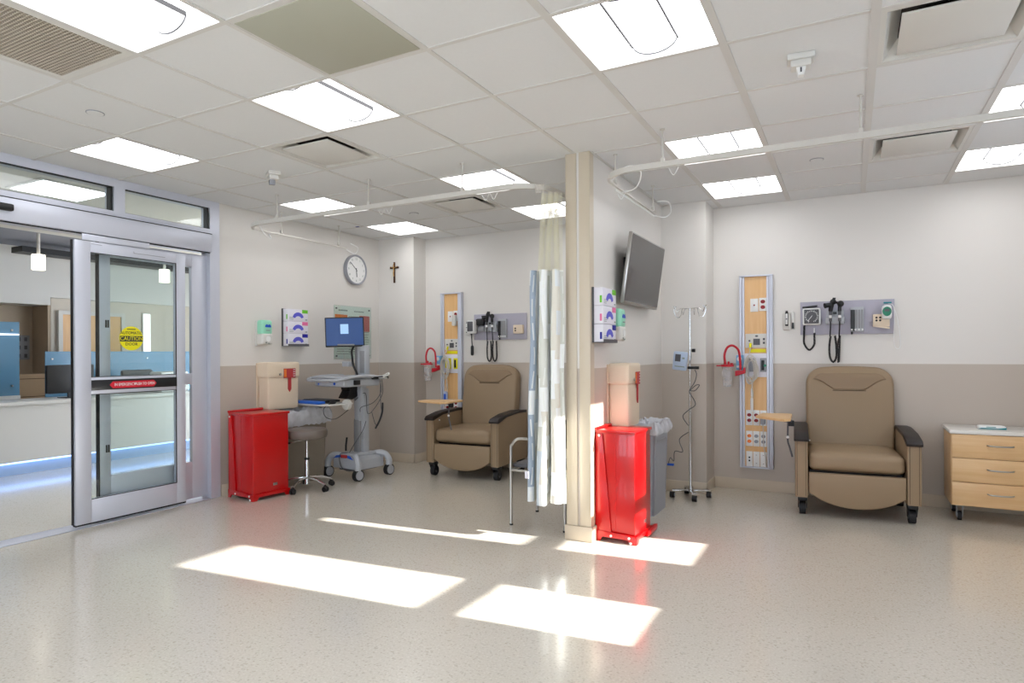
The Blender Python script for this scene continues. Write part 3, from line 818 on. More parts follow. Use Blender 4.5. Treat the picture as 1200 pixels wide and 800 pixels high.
def sharps(loc, w, label):
    t = thing('sharps_container', label, 'sharps container', loc, RL)
    d = .175; h = .475
    b = B(); b.cushion(.01, w-.01, -d+.008, -.012, 0, h*.70, .018, (.0, .006, 0), 8)
    b.out('bin', M['cream'], t)
    B().cushion(0, w, -d, -.005, h*.66, h, .02, (0, .004, 0), 8).out('lid', M['cream'], t)
    B().box(.0, w, -.012, 0, .02, h-.01).out('bracket', M['cream'], t)
    zt = h*.60+.02
    b = B().box(w*.46, w*.84, -d-.0065, -d-.004, h*.66, h*.86); b.box(w*.60, w*.70, -d-.0065, -d+.0, h*.42, h*.67)
    b.prism([(w*.60, h*.42), (w*.70, h*.42), (w*.65, h*.36)], 'y', -d-.0065, -d+.0)
    b.out('red_label', M['redink'], t)
    b = B().box(w*.47, w*.545, -d-.0075, -d-.006, h*.68, h*.845); b.out('label_symbol', M['orange'], t)
    b = B()
    for k in range(4): b.box(w*.76, w*.825, -d-.0075, -d-.006, h*(.69+.045*k), h*(.69+.045*k)+.006)
    b.out('label_text', M['card'], t)
    b = B().cyl((w*.35, -d-.0015, h*.74), (w*.35, -d-.014, h*.74), .012, seg=14); b.out('lock', M['steel'], t)
sharps((XL, 4.372, .775), .405, 'cream sharps container with red label above the red bin near the door')
sharps((-1.62, 4.536, .775), .30, 'cream sharps container with red label on the divider, above the second red bin')

# clock
t = thing('wall_clock', 'round grey-rimmed wall clock with white face on the cream wall', 'clock', (XL, 5.79, 2.325), RL)
R = .178
b = B(); b.lathe([(R, 0), (R+.002, .03), (R, .045), (R-.012, .048), (R-.02, .04), (R-.02, .0)], 48)
o = b.out('rim', M['grey'], t); o.rotation_euler = (PI/2, 0, 0)
B().disc((0, -.034, 0), R-.016, 'y', .004, 48).out('face', M['white'], t)
b = B()
for k in range(1, 13):
    a = PI/2-2*PI*k/12; b.text(str(k), .036, (.128*math.cos(a), -.0368, .128*math.sin(a)), '-y')
b.out('numerals', M['greyink'], t)
def hand(ang, L, w, name):
    b = B(); m = Matrix.Rotation(ang, 4, 'Y')
    b.box(-w/2, w/2, -.040, -.038, -.02, L, m=m); b.out(name, M['ink'], t)
hand(-2*PI*8.6/60, .135, .007, 'minute_hand'); hand(2*PI*(5.85/12), .085, .010, 'hour_hand')
# crucifix
t = thing('crucifix', 'small dark wooden crucifix with brass figure on the corner pillar', 'crucifix', (-4.968, 6.235, 2.20), 0)
B().box(-.011, .011, -.014, 0, 0, .255, .002).box(-.066, .066, -.013, -.001, .175, .198, .002).out('cross', M['dwood'], t)
b = B()
b.tube([(0, -.022, .205), (0, -.024, .185), (.002, -.022, .15), (-.002, -.024, .125), (0, -.02, .08)], .0065, 8, 3)
b.sph((0, -.025, .213), .009); b.tube([(-.058, -.016, .203), (-.03, -.02, .190), (0, -.022, .184), (.03, -.02, .190), (.058, -.016, .203)], .0035, 6, 3)
b.box(-.008, .008, -.016, -.013, .232, .242)
b.out('figure', M['gold'], t)
# poster
t = thing('framed_notice', 'clear framed notice poster on the wall behind the cart screen', 'poster', (XL, 5.45, 1.275), RL)
w, h = .62, .61
B().box(.0, w, -.008, -.002, 0, h, .001).out('sheet', M['paper'], t)
B().box(-.008, w+.008, -.014, -.010, -.008, h+.008).out('clear_cover', M['glass'], t)
b = B()
for x in (.03, w-.03):
    for z in (.03, h-.03): b.cyl((x, -.02, z), (x, 0, z), .009, seg=12)
b.out_each('standoff', M['dgrey'], t)
B().box(.01, .215, -.0095, -.008, h-.20, h-.10).out('orange_box', M['orange'], t)
B().box(.42, .60, -.0095, -.008, h-.20, h-.10).box(.44, .60, -.0095, -.008, h-.29, h-.2).out('red_box', M['salmon'], t)
b = B()
for k in range(15):
    z = h-.12-k*.03
    for xa, xb in ((.235, .40), (.44, .59)) if k > 5 else ((.235, .40),):
        b.box(xa, xb-.01*(k % 3), -.0092, -.008, z, z+.006)
for k in range(4): b.box(.04, .34, -.0092, -.008, .05+k*.028, .056+k*.028)
for k in range(5): b.box(.07+k*.03, .095+k*.03, -.0092, -.008, h-.058, h-.042).box(.33+k*.035, .36+k*.035, -.0092, -.008, h-.060, h-.048)
b.out('print', M['greyink'], t)

# ------------------------------------------------------------------ headwall rails
def sock(b, bd, x, z, kind):
    pass
def headwall(x0, label, right):
    w = .30; z0, z1 = .225, 2.06
    t = thing('headwall_panel', label, 'headwall panel', (x0, YB, 0))
    B().box(.045, w-.055, -.03, -.001, z0+.01, z1-.012).out('wood_panel', M['maplev'], t)
    b = B()
    b.box(0, .022, -.055, 0, z0, z1, .003); b.box(.024, .046, -.045, 0, z0, z1, .003)
    b.box(w-.056, w-.034, -.045, 0, z0, z1, .003); b.box(w-.032, w-.012, -.05, 0, z0, z1, .003); b.box(w-.012, w, -.055, 0, z0, z1, .003)
    b.box(0, w, -.057, 0, z1-.012, z1, .002); b.box(0, w, -.05, 0, z0-.006, z0+.006, .002)
    b.out('side_rails', M['alu'], t)
    # upper wall plates
    def plate(cx, cz, pw, ph, nm, marks, mm, mat=M['white']):
        p = B().box(cx-pw/2, cx+pw/2, -.037, -.03, cz-ph/2, cz+ph/2, .003).out(nm, mat, t)
        if marks:
            b = B()
            for mk in marks:
                if mk[0] == 'o': b.disc((cx+mk[1], -.038, cz+mk[2]), mk[3], 'y', .005, 20, sz=mk[4] if len(mk) > 4 else 1)
                else: b.box(cx+mk[1]-mk[3]/2, cx+mk[1]+mk[3]/2, -.0395, -.0365, cz+mk[2]-mk[4]/2, cz+mk[2]+mk[4]/2)
            b.out('inset', mm, p)
        return p
    plate(.135, 1.775, .072, .125, 'call_plate', [('o', 0, 0, .008)], M['maroon'])
    if right: plate(.212, 1.780, .068, .125, 'power_socket', [('o', 0, .026, .021, .85), ('o', 0, -.026, .021, .85)], M['maroon'])
    else:
        p = plate(.212, 1.78, .068, .125, 'power_socket', [('o', 0, .02, .02)], M['maroon'])
        B().box(.185, .235, -.085, -.038, 1.66, 1.79, .008).out('plugged_charger', M['offw'], t)
    p = plate(.155, 1.435, .205, .135, 'nurse_call_station', [('b', 0, -.01, .06, .06), ('o', -.065, .0, .009), ('b', .065, -.02, .018, .02), ('b', .065, .015, .018, .02), ('o', 0, .045, .014, .6)], M['dgrey'], M['offw'])
    # call cord
    b = B(); b.cyl((.10, -.04, 1.41), (.10, -.06, 1.37), .012, seg=10); b.out('yellow_plug', M['yellow'], t)
    B().box(.085, .235, -.0365, -.03, 1.325, 1.355).out('yellow_label', M['yellow'], t)
    # gas outlet box
    B().box(.03, .262, -.042, -.03, 1.09, 1.315, .003).out('gas_outlet_plate', M['card'], t)
    b = B()
    for cx, m in ((.12, 0), (.215, 1)):
        b.box(cx-.028, cx+.028, -.052, -.042, 1.14, 1.27, .003)
    b.out('gas_outlet', M['grey'] if right else M['yellow'], t)
    b = B().box(.198, .225, -.056, -.05, 1.155, 1.25, .002); b.out('gas_valve', M['black'], t)
    if right:
        B().cyl((.232, -.05, 1.20), (.232, -.075, 1.20), .012, seg=12).out('green_knob', M['green'], t)
    else: B().box(.085, .14, -.085, -.045, 1.15, 1.27, .008).out('yellow_regulator', M['yellow'], t)
    # lower socket block 3 x 3
    if True:
        for r_, z in enumerate((.70, .50, .305)):
            for c_, x in enumerate((.085, .148, .211)):
                if r_ == 0: m = [('o', 0, .026, .019, .85), ('o', 0, -.026, .019, .85)]; mm = M['maroon']
                elif r_ == 1: m = [('o', 0, .026, .019, .85), ('o', 0, -.026, .019, .85)]; mm = M['grey']
                else: m = [('b', 0, .014, .014, .016), ('b', 0, -.016, .014, .016)] if c_ == 0 else [('b', 0, .04, .012, .003), ('b', 0, -.04, .012, .003)]; mm = M['ink']
                if r_ == 1 and c_ == 0: mm = M['orange']
                plate(x, z, .058, .145, 'socket_plate', m, mm)
        if right:
            B().box(.188, .232, -.08, -.038, .645, .745, .008).out('plug_adapter', M['grey'], t)
            B().tube([(.21, -.06, .645), (.215, -.07, .56), (.215, -.06, .45), (.23, -.06, .34), (.236, -.04, .24)], .004, 8, 5).out('adapter_cord', M['cord'], t)
    # vacuum regulator, coiled tubing
    B().box(-.02, .042, -.13, -.05, 1.16, 1.30, .008).out('regulator', pm('regulator_blue', (120, 176, 214), .4), t)
    B().disc((.012, -.132, 1.262), .022, 'y', .004).box(-.012, .034, -.133, -.130, 1.18, 1.20).out('regulator_dial', M['white'], t)
    b = B()
    for k in range(7):
        cx = .11+random.uniform(-.012, .02); rx = .048+random.uniform(-.01, .022); rz = .11+random.uniform(-.02, .02); cz = 1.17+random.uniform(-.03, .02); yy = -.10-.012*k*.8
        b.tube([(cx+rx*math.cos(a), yy+random.uniform(-.004, .004), cz+rz*math.sin(a)) for a in [2*PI*q/22 for q in range(23)]], .0048, 6)
    b.tube([(.09, -.13, 1.28), (.10, -.10, 1.33), (.10, -.06, 1.37)], .005, 6, 4)
    b.out('coiled_tubing', M['cord'], t)
    b = B(); b.tube([(.13, -.12, 1.08), (.12, -.10, 1.0), (.125, -.09, .93), (.118, -.085, .87)], .006, 8, 4)
    b.out('tubing_end', M['cord'], t)
    if right:
        b = B(); b.cushion(.103, .128, -.10, -.07, .76, .90, .012, cuts=4); b.cushion(.107, .124, -.097, -.073, .90, .985, .008, cuts=4)
        b.out('call_handset', M['white'], t)
    else:
        b = B(); b.cushion(.075, .125, -.11, -.07, .72, .87, .018, cuts=5); b.out('call_handset', pm('handset_blue', (170, 182, 214), .4), t)
        B().box(.085, .115, -.113, -.109, .77, .84).out('handset_button', M['blue'], t)
        B().tube([(.12, -.09, 1.0), (.105, -.09, .93), (.10, -.09, .87)], .005, 6, 4).out('handset_cord', M['cord'], t)
    return t
headwall(-.952, 'wood and aluminium headwall panel beside the recliner next to the drawers', True)
headwall(-4.425, 'wood and aluminium headwall panel beside the recliner in the curtained bay', False)
def canister(x, y, label):
    t = thing('suction_canister', label, 'suction canister', (x, y, 0), 0, 'clear suction canisters with red lids')
    B().lathe([(.0, 1.00), (.035, 1.00), (.042, 1.01), (.052, 1.185), (.055, 1.19)], 28).out('jar', M['clear'], t)
    b = B().lathe([(.0, 1.19), (.060, 1.19), (.062, 1.20), (.060, 1.208), (.03, 1.212), (.0, 1.212)], 28)
    b.box(-.10, -.05, -.012, .012, 1.192, 1.205, .003)
    b.cyl((-.02, 0, 1.21), (-.02, 0, 1.235), .012, seg=12); b.cyl((.015, -.02, 1.21), (.015, -.02, 1.24), .010, seg=12); b.cyl((.04, .0, 1.21), (.04, 0, 1.225), .012, seg=12)
    b.out('lid', M['redp'], t)
    B().tube([(-.02, 0, 1.235), (-.025, 0, 1.30), (.0, 0, 1.37), (.05, 0, 1.39), (.10, 0, 1.35), (.115, 0, 1.27), (.12, 0, 1.16)], .011, 10, 6).out('tube', M['redp'], t)
    B().prism([(.075, 1.10), (.165, 1.13), (.165, 1.185), (.15, 1.18), (.145, 1.155), (.075, 1.15)], 'y', -.03, .025, .004).out('bracket', M['redp'], t)
    b = B().box(-.02, .0, -.0565, -.054, 1.05, 1.12); 
canister(-1.045, 6.31, 'clear suction canister with red lid beside the headwall next to the drawers bay recliner')
canister(-4.53, 6.31, 'clear suction canister with red lid in the curtained bay near the crucifix')

# ------------------------------------------------------------------ diagnostic wall boards
def coil(b, pts, r, n, amp):
    """coiled cord along a smooth path"""
    P = [Vector(p) for p in pts]; Q = []
    for i in range(len(P)-1):
        p0 = P[max(i-1, 0)]; p1 = P[i]; p2 = P[i+1]; p3 = P[min(i+2, len(P)-1)]
        for k in range(8):
            t = k/8; Q.append(.5*((2*p1)+(p2-p0)*t+(2*p0-5*p1+4*p2-p3)*t*t+(3*p1-p0-3*p2+p3)*t**3))
    Q.append(P[-1])
    L = [0]
    for a, c in zip(Q, Q[1:]): L.append(L[-1]+(c-a).length)
    out = []; m = int(n*8)
    for k in range(m+1):
        s = L[-1]*k/m; i = 0
        while i < len(L)-2 and L[i+1] < s: i += 1
        f = (s-L[i])/max(1e-6, L[i+1]-L[i]); p = Q[i].lerp(Q[i+1], f); tg = (Q[i+1]-Q[i]).normalized()
        u = tg.orthogonal().normalized() if abs(tg.y) > .9 else Vector((0, 1, 0)); v = tg.cross(u)
        a = 2*PI*k/8; out.append(p+amp*(math.cos(a)*u+math.sin(a)*v))
    b.tube(out, r, 5)
def board(x0, w, full, label):
    z0, z1 = 1.485, 1.787
    t = thing('diagnostic_board', label, 'wall board', (x0, YB, 0))
    B().box(0, w, -.018, 0, z0, z1, .003).out('board', M['lav'], t)
    # aneroid gauge
    if full:
        g = B().box(.022, .172, -.075, -.018, 1.572, 1.728, .014).out('gauge_housing', M['white'], t)
        B().box(.036, .158, -.079, -.075, 1.586, 1.714, .006).out('gauge_face', M['dgrey'], g)
        b = B()
        for k in range(22):
            a = PI*1.35-2*PI*.86*k/21; b.box(-.002, .002, -.0802, -.079, .044, .054 if k % 2 else .058, m=Matrix.Translation((.097, 0, 1.65)) @ Matrix.Rotation(PI/2-a, 4, 'Y'))
        b.box(-.002, .002, -.081, -.0795, -.01, .05, m=Matrix.Translation((.097, 0, 1.65)) @ Matrix.Rotation(-2.5, 4, 'Y'))
        b.out('gauge_marks', M['white'], g)
        B().prism([(.02, 1.728), (.14, 1.738), (.145, 1.752), (.02, 1.742)], 'y', -.07, -.02, .002).out('cuff_basket', M['black'], t)
        b = B(); coil(b, [(.035, -.05, 1.57), (.032, -.05, 1.47), (.035, -.05, 1.40), (.075, -.05, 1.345), (.115, -.05, 1.39), (.118, -.05, 1.46), (.118, -.05, 1.50)], .0045, 40, .006); b.out('gauge_cord', M['black'], t)
        B().cyl((.118, -.05, 1.50), (.118, -.05, 1.545), .005, seg=8).out('gauge_connector', M['white'], t)
    else:
        g = B().box(-.035, .065, -.13, -.05, 1.56, 1.715, .012).out('gauge_housing', M['white'], t)
        B().box(-.022, .052, -.134, -.13, 1.585, 1.70, .006).out('gauge_face', M['dgrey'], g)
        B().box(.03, .06, -.09, -.018, 1.6, 1.66).out('gauge_arm', M['offw'], t)
        b = B(); coil(b, [(.01, -.09, 1.56), (.01, -.085, 1.48), (.014, -.08, 1.40)], .004, 14, .005); b.out('gauge_cord', M['black'], t)
        B().cushion(-.004, .03, -.10, -.06, 1.30, 1.42, .016, cuts=4).out('inflation_bulb', M['black'], t)
        B().box(.075, .165, -.06, -.018, 1.585, 1.64, .004).out('cuff_basket', M['mgrey'], t)
        b = B().cushion(.05, .165, -.075, -.02, 1.655, 1.735, .02, cuts=6); b.out('cuff', M['black'], t)
    # otoscope / ophthalmoscope station
    cx = .287 if full else .255
    s = B().box(cx-.078, cx+.078, -.075, -.018, 1.575, 1.645, .014).box(cx-.072, cx+.072, -.055, -.018, 1.64, 1.705, .012).out('handle_station', M['lgrey'], t)
    B().box(cx-.015, cx+.015, -.078, -.055, 1.665, 1.685).out('station_label', M['ink'], s)
    for k, dx in enumerate((-.035, .038)):
        x = cx+dx
        h = B().cyl((x, -.095, 1.60), (x, -.095, 1.69), .012, seg=14).out('instrument_handle', M['dgrey'] , t)
        B().cyl((x, -.095, 1.63), (x, -.095, 1.655), .0125, seg=14).out('handle_band', M['white'], h)
        b = B()
        if k == 0:
            b.cyl((x, -.095, 1.69), (x+.01, -.10, 1.76), .017, .022, 16); b.cyl((x+.012, -.10, 1.75), (x-.045, -.13, 1.74), .017, .024, 16); b.sph((x+.022, -.10, 1.775), .026)
            b.prism([(x+.0, 1.76), (x+.03, 1.76), (x+.045, 1.81), (x+.02, 1.812)], 'y', -.12, -.085, .004)
        else:
            b.cyl((x, -.095, 1.69), (x, -.10, 1.74), .016, .014, 16); b.sph((x+.008, -.11, 1.755), .028); b.cyl((x-.02, -.12, 1.765), (x-.032, -.125, 1.77), .012, .008, 12)
        b.out('instrument_head', M['black'], h)
        b = B()
        x2 = x+(.0)
        b.tube([(x, -.095, 1.60), (x, -.09, 1.55), (x-.003, -.08, 1.50), (x-.005+.0, -.075, 1.465)], .006, 8, 4)
        b.out('straight_cord', M['black'], h)
        b = B()
        if k == 0 or not full:
            e = .058
            coil(b, [(x, -.075, 1.465), (x-.01, -.07, 1.38), (x-.006, -.07, 1.28), (x+.02, -.07, 1.235), (x+.045, -.07, 1.28), (x+.045, -.07, 1.38), (x+.035, -.06, 1.47)], .0045, 44, .0062)
        else:
            coil(b, [(x, -.075, 1.465), (x-.018, -.07, 1.38), (x-.012, -.07, 1.30), (x-.012, -.07, 1.24), (x-.008, -.05, 1.25), (x-.003, -.05, 1.36), (x, -.05, 1.47)], .0045, 40, .006)
        b.out('coiled_cord', M['black'], h)
    # specula dispenser
    cx = .463 if full else .405
    s = B().box(cx-.052, cx+.052, -.06, -.018, 1.505, 1.725, .004).out('specula_dispenser', M['lgrey'], t)
    B().box(cx-.052, cx-.018, -.0635, -.06, 1.51, 1.70).out('dark_strip', M['black'], s)
    b = B()
    for k in range(3): b.box(cx-.014+k*.022, cx+.002+k*.022, -.0635, -.06, 1.535, 1.70)
    b.out_each('tube_window', M['mgrey'], s)
    b = B()
    for k in range(4): b.cyl((cx-.042+k*.028, -.06, 1.523), (cx-.042+k*.028, -.068, 1.523), .008, seg=10)
    b.out_each('release_knob', M['white'], s)
    B().cyl((cx-.042, -.045, 1.505), (cx-.042, -.045, 1.482), .008, seg=10).out('chute', M['black'], s)
    # thermometer
    if full:
        h = B().box(.585, .712, -.062, -.018, 1.545, 1.655, .006).prism([(.585, 1.56), (.712, 1.54), (.712, 1.525), (.60, 1.545)], 'y', -.062, -.018).out('thermometer_holder', M['cream'], t)
        b = B()
        for x in (.612, .64):
            for z in (1.60, 1.625): b.disc((x, -.0635, z), .009, 'y', .004, 14)
        b.out_each('probe_cover_slot', M['black'], h)
        th = B().cushion(.652, .728, -.10, -.062, 1.605, 1.735, .03, cuts=6).out('thermometer', M['white'], t)
        B().disc((.69, -.1015, 1.675), .034, 'y', .003, 24, sz=1.2).out('thermometer_face', M['green'], th)
        B().box(.672, .708, -.1045, -.1025, 1.675, 1.695).out('thermometer_display', M['dgrey'], th)
        B().box(.665, .725, -.09, -.06, 1.745, 1.758, .003).out('probe_grip', M['teal'], th)
        b = B().tube([(.70, -.075, 1.745), (.74, -.07, 1.72), (.748, -.06, 1.60), (.742, -.05, 1.45), (.75, -.05, 1.37), (.775, -.05, 1.352), (.79, -.05, 1.38), (.785, -.05, 1.5), (.765, -.05, 1.64), (.745, -.05, 1.70)], .0035, 8, 5)
        b.out('thermometer_cord', M['white'], th)
    else:
        h = B().box(.55, .67, -.062, -.018, 1.55, 1.65, .006).out('thermometer_holder', M['cream'], t)
        b = B()
        for z in (1.585, 1.61): b.disc((.58, -.0635, z), .009, 'y', .004, 14)
        b.out_each('probe_cover_slot', M['black'], h)
    return t
board(-.417, .75, True, 'lavender diagnostic instrument board above the recliner next to the drawers')
board(-3.965, .70, False, 'lavender diagnostic instrument board above the recliner in the curtained bay')
def wallkit(x, label):
    t = thing('wall_thermometer_bracket', label, 'wall bracket', (x, YB, 0), 0, 'small instrument brackets beside the boards')
    B().box(0, .062, -.022, 0, 1.535, 1.69, .006).out('bracket', M['offw'], t)
    B().box(.072, .098, -.024, 0, 1.54, 1.70, .006).out('side_slot', M['offw'], t)
    b = B().box(.018, .046, -.035, -.022, 1.57, 1.70, .006); b.out('frame_insert', M['black'], t)
    b = B().box(.022, .042, -.039, -.035, 1.585, 1.685, .003); b.out('insert_face', M['white'], t)
    B().cyl((.032, -.0395, 1.635), (.032, -.043, 1.635), .006, seg=10).box(.022, .042, -.03, -.02, 1.70, 1.712).box(.076, .094, -.026, -.023, 1.545, 1.60).out('dark_detail', M['ink'], t)
wallkit(-.565, 'narrow black and white instrument bracket on the wall near the blood pressure gauge, drawers bay')
wallkit(-4.085+.0, 'narrow black and white instrument bracket half behind the gauge of the curtained bay board')

# ------------------------------------------------------------------ television
t = thing('wall_television', 'flat grey-framed television tilted down on the divider wall', 'television', (-1.62, 0, 0))
yc, w = 5.185, .955
tilt = math.atan2(.075, .54)
mt = Matrix.Translation((.115, yc, 1.982)) @ Matrix.Rotation(tilt, 4, 'Y')
hh = .275
tv = B().box(-.03, .0, -w/2, w/2, -hh, hh, .006, m=mt).out('housing', M['steel'], t)
B().box(-.0, .0015, -w/2+.012, w/2-.012, -hh+.022, hh-.012, m=mt).out('screen', M['tvscreen'], tv)
B().box(-.055, -.03, -w/2+.16, w/2-.16, -hh+.06, hh-.08, .01, m=mt).out('back_cover', M['black'], tv)
b = B().box(0, .012, 4.95, 5.35, 1.78, 2.10, .002); b.box(.0, .04, 4.97, 5.01, 1.82, 2.06, .003); b.box(0, .04, 5.27, 5.31, 1.82, 2.06, .003)
b.box(.03, .09, 5.02, 5.28, 1.92, 2.0, .004)
b.out('wall_mount', M['black'], t)

# ------------------------------------------------------------------ red step cans
def redcan(loc, rz, w, d, h, label, front):
    t = thing('red_waste_bin', label, 'waste bin', loc, rz)
    # local: origin at the front right corner, -x towards the wall, +y away from the viewer
    zb = .05
    B().box(-w+.045, 0, .0, d, zb, h-.02, .004).out('body', M['red'], t)
    B().box(-w-.0, .012, -.012, d+.012, h-.022, h, .005).out('lid', M['red'], t)
    # skirt with feet, notched at the bottom
    b = B()
    b.prism([(-w, 0), (-w+.03, 0), (-w+.05, .03), (-.05, .03), (-.03, 0), (.008, 0), (.008, .06), (-w, .075)], 'y', -.014, -.002, .001)
    b.prism([(-.008, 0), (.03, 0), (.05, .03), (d-.05, .03), (d-.03, 0), (d+.01, 0), (d+.01, .06), (-.008, .06)], 'x', -.002, .012, .001)
    b.prism([(-w, 0), (-w+.03, 0), (-w+.05, .03), (-.05, .03), (-.03, 0), (.008, 0), (.008, .06), (-w, .06)], 'y', d, d+.012, .001)
    b.out('base_skirt', M['red'], t)
    # rear spine: wedge that widens downwards, seen from the front
    b = B().prism([(-w, .06), (-w+.115, .06), (-w+.05, h-.03), (-w, h-.03)], 'y', -.010, .001, .001)
    b.box(-w-.012, -w+.046, .0, d, .03, h-.022, .003)
    b.out('hinge_housing', M['red'], t)
    B().cyl((-w+.0, -.01, h+.004), (-w+.0, d*.95, h+.008), .012, seg=12).out('hinge_rod', M['red'], t)
    b = B()
    for p in ((-w+.115, .045), (-.04, .045), (-w+.03, h-.04)): b.cyl((p[0], -.014, p[1]), (p[0], -.019, p[1]), .009, seg=12)
    b.cyl((-.028, -.014, .012), (-.028, -.019, .012), .009, seg=12)
    b.out_each('rivet', M['white'], t)
    B().box(0, .003, d*.55, d*.55+.045, .11, .135, .001).out('maker_plate', M['steel'], t)
    if front: B().prism([(d*.55, .02), (d+.05, .02), (d+.075, .035), (d+.075, .06), (d+.05, .06), (d*.6, .045)], 'x', .006, .03, .003).out('pedal', M['red'], t)
    b = B().box(-w*.5-.001, -w*.5+.001, -.0016, .0, .08, h-.03)
    b.out('fold_line', pm('red_fold', (220, 40, 44), .3), t)
    return t
redcan((-4.762, 3.95, 0), -.10, .37, .372, .79, 'bright red metal step bin beside the sliding door, under a sharps container', 0)
redcan((-1.32, 4.262, 0), -.04, .288, .33, .785, 'bright red metal step bin standing against the end of the divider wall', 1)

# ------------------------------------------------------------------ slim bins
def slimbin(loc, w, d, h, mat, label, liner_h):
    """w along x (out of the wall), d along y"""
    t = thing('slim_waste_bin', label, 'waste bin', loc)
    b = B()
    bot = [(-w/2+.02, -d/2+.03), (w/2-.02, -d/2+.03), (w/2-.02, d/2-.03), (-w/2+.02, d/2-.03)]
    top = [(-w/2, -d/2), (w/2, -d/2), (w/2, d/2), (-w/2, d/2)]
    bot = [b.bm.verts.new((x, y, 0)) for x, y in bot]; tp = [b.bm.verts.new((x, y, h)) for x, y in top]
    b.bm.faces.new(list(reversed(bot)))
    sf = []
    for k in range(4): sf.append(b.bm.faces.new((bot[k], bot[(k+1) % 4], tp[(k+1) % 4], tp[k])))
    bmesh.ops.bevel(b.bm, geom=list({e for f in sf for e in f.edges if abs(e.verts[0].co.z-e.verts[1].co.z) > .3}), offset=.03, segments=3, affect='EDGES')
    b.out('bin_body', mat, t)
    b = B()
    for s in (-1, 1):
        b.box(s*w/2-.012, s*w/2+.012, -d/2-.01, d/2+.01, h-.045, h, .004); b.box(-w/2-.01, w/2+.01, s*d/2-.012, s*d/2+.012, h-.045, h, .004)
    b.out('rim', mat, t)
    # recessed side panel outline on the long side
    b = B(); x = w/2-.004
    b.tube([(x-.012, -d/2+.07, .16), (x-.002, -d/2+.06, h-.16), (x+.0, -d/2+.10, h-.12), (x+.0, d/2-.10, h-.12), (x-.002, d/2-.06, h-.16), (x-.012, d/2-.07, .16)], .006, 6)
    b.out('moulded_panel', mat, t)
    B().box(w/2+.004, w/2+.016, d/2-.03, d/2+.0, h-.06, h-.03, .004).out('rim_clip', M['black'], t)
    # liner
    b = B(); N = 64; rows = []
    rnd = random.Random(5)
    jag = [rnd.uniform(-.5, .5) for _ in range(N)]
    def ringp(t_, off):
        per = 2*(w+d); s = t_*per; x0, y0 = -w/2-off, -d/2-off; W, D = w+2*off, d+2*off
        per = 2*(W+D); s = t_*per
        if s < W: return (x0+s, y0)
        s -= W
        if s < D: return (x0+W, y0+s)
        s -= D
        if s < W: return (x0+W-s, y0+D)
        s -= W
        return (x0, y0+D-s)
    for q, (off, dz) in enumerate(((-.035, -.06), (-.01, .02), (.008, .03), (.02, -.01), (.024, -liner_h*.5), (.02, -liner_h))):
        row = []
        for k in range(N):
            x, y = ringp(k/N, off)
            jz = jag[k]*.02*(q > 3)+jag[(k*3) % N]*.025*(q in (1, 2))
            jo = jag[(k*7+q*5) % N]*.012
            row.append(b.bm.verts.new((x+jo, y+jo, h+dz+jz)))
        rows.append(row)
    for a, c in zip(rows, rows[1:]):
        for k in range(N): b.bm.faces.new((a[k], a[(k+1) % N], c[(k+1) % N], c[k]))
    b.out('bin_liner', M['liner'], t, ang=80)
slimbin((-5.078, 4.79, 0), .225, .62, .73, M['taupe'], 'tall taupe plastic bin with clear liner behind the round stool', .13)
slimbin((-1.49, 5.25, 0), .19, .46, .73, M['grey'], 'tall grey plastic bin with white liner behind the divider red bin', .07)

# ------------------------------------------------------------------ stool
t = thing('round_stool', 'round grey-brown cushioned stool on five chrome legs with black casters', 'stool', (-4.735, 4.565, 0))
B().lathe([(0, .50), (.17, .50), (.188, .51), (.196, .53), (.198, .56), (.192, .585), (.175, .597), (.10, .603), (0, .604)], 40).out('seat', M['stool'], t)
b = B().cyl((0, 0, .10), (0, 0, .30), .021, seg=20); b.cyl((0, 0, .30), (0, 0, .48), .013, seg=16); b.lathe([(.04, .478), (.055, .487), (.055, .50), (0, .50)], 20)
b.cyl((0, 0, .05), (0, 0, .13), .028, .024, 20)
b.out('column', M['chrome'], t)
B().cyl((0, 0, .29), (0, 0, .31), .024, seg=20).out('collar', M['black'], t)
B().tube([(0, 0, .485), (-.06, -.05, .475), (-.15, -.12, .452)], .005, 8, 3).out('lever', M['chrome'], t)
B().tube([(-.12, -.097, .458), (-.165, -.132, .449)], .009, 8).out('lever_grip', M['black'], t)
for k in range(5):
    a = math.radians(-75+72*k); c, s = math.cos(a), math.sin(a)
    l = B().tube([(0, 0, .115), (.12*c, .12*s, .108), (.20*c, .20*s, .088), (.255*c, .255*s, .066)], .0145, 10, 4).out('leg', M['chrome'], t)
    b = B(); x, y = .255*c, .255*s; n = Vector((-s, c, 0))
    for q in (-1, 1): b.cyl(Vector((x, y, .0255))+n*q*.006, Vector((x, y, .0255))+n*q*.022, .0255, seg=18)
    b.box(x-.014, x+.014, y-.014, y+.014, .03, .058, .004)
    b.out('caster', M['black'], l)

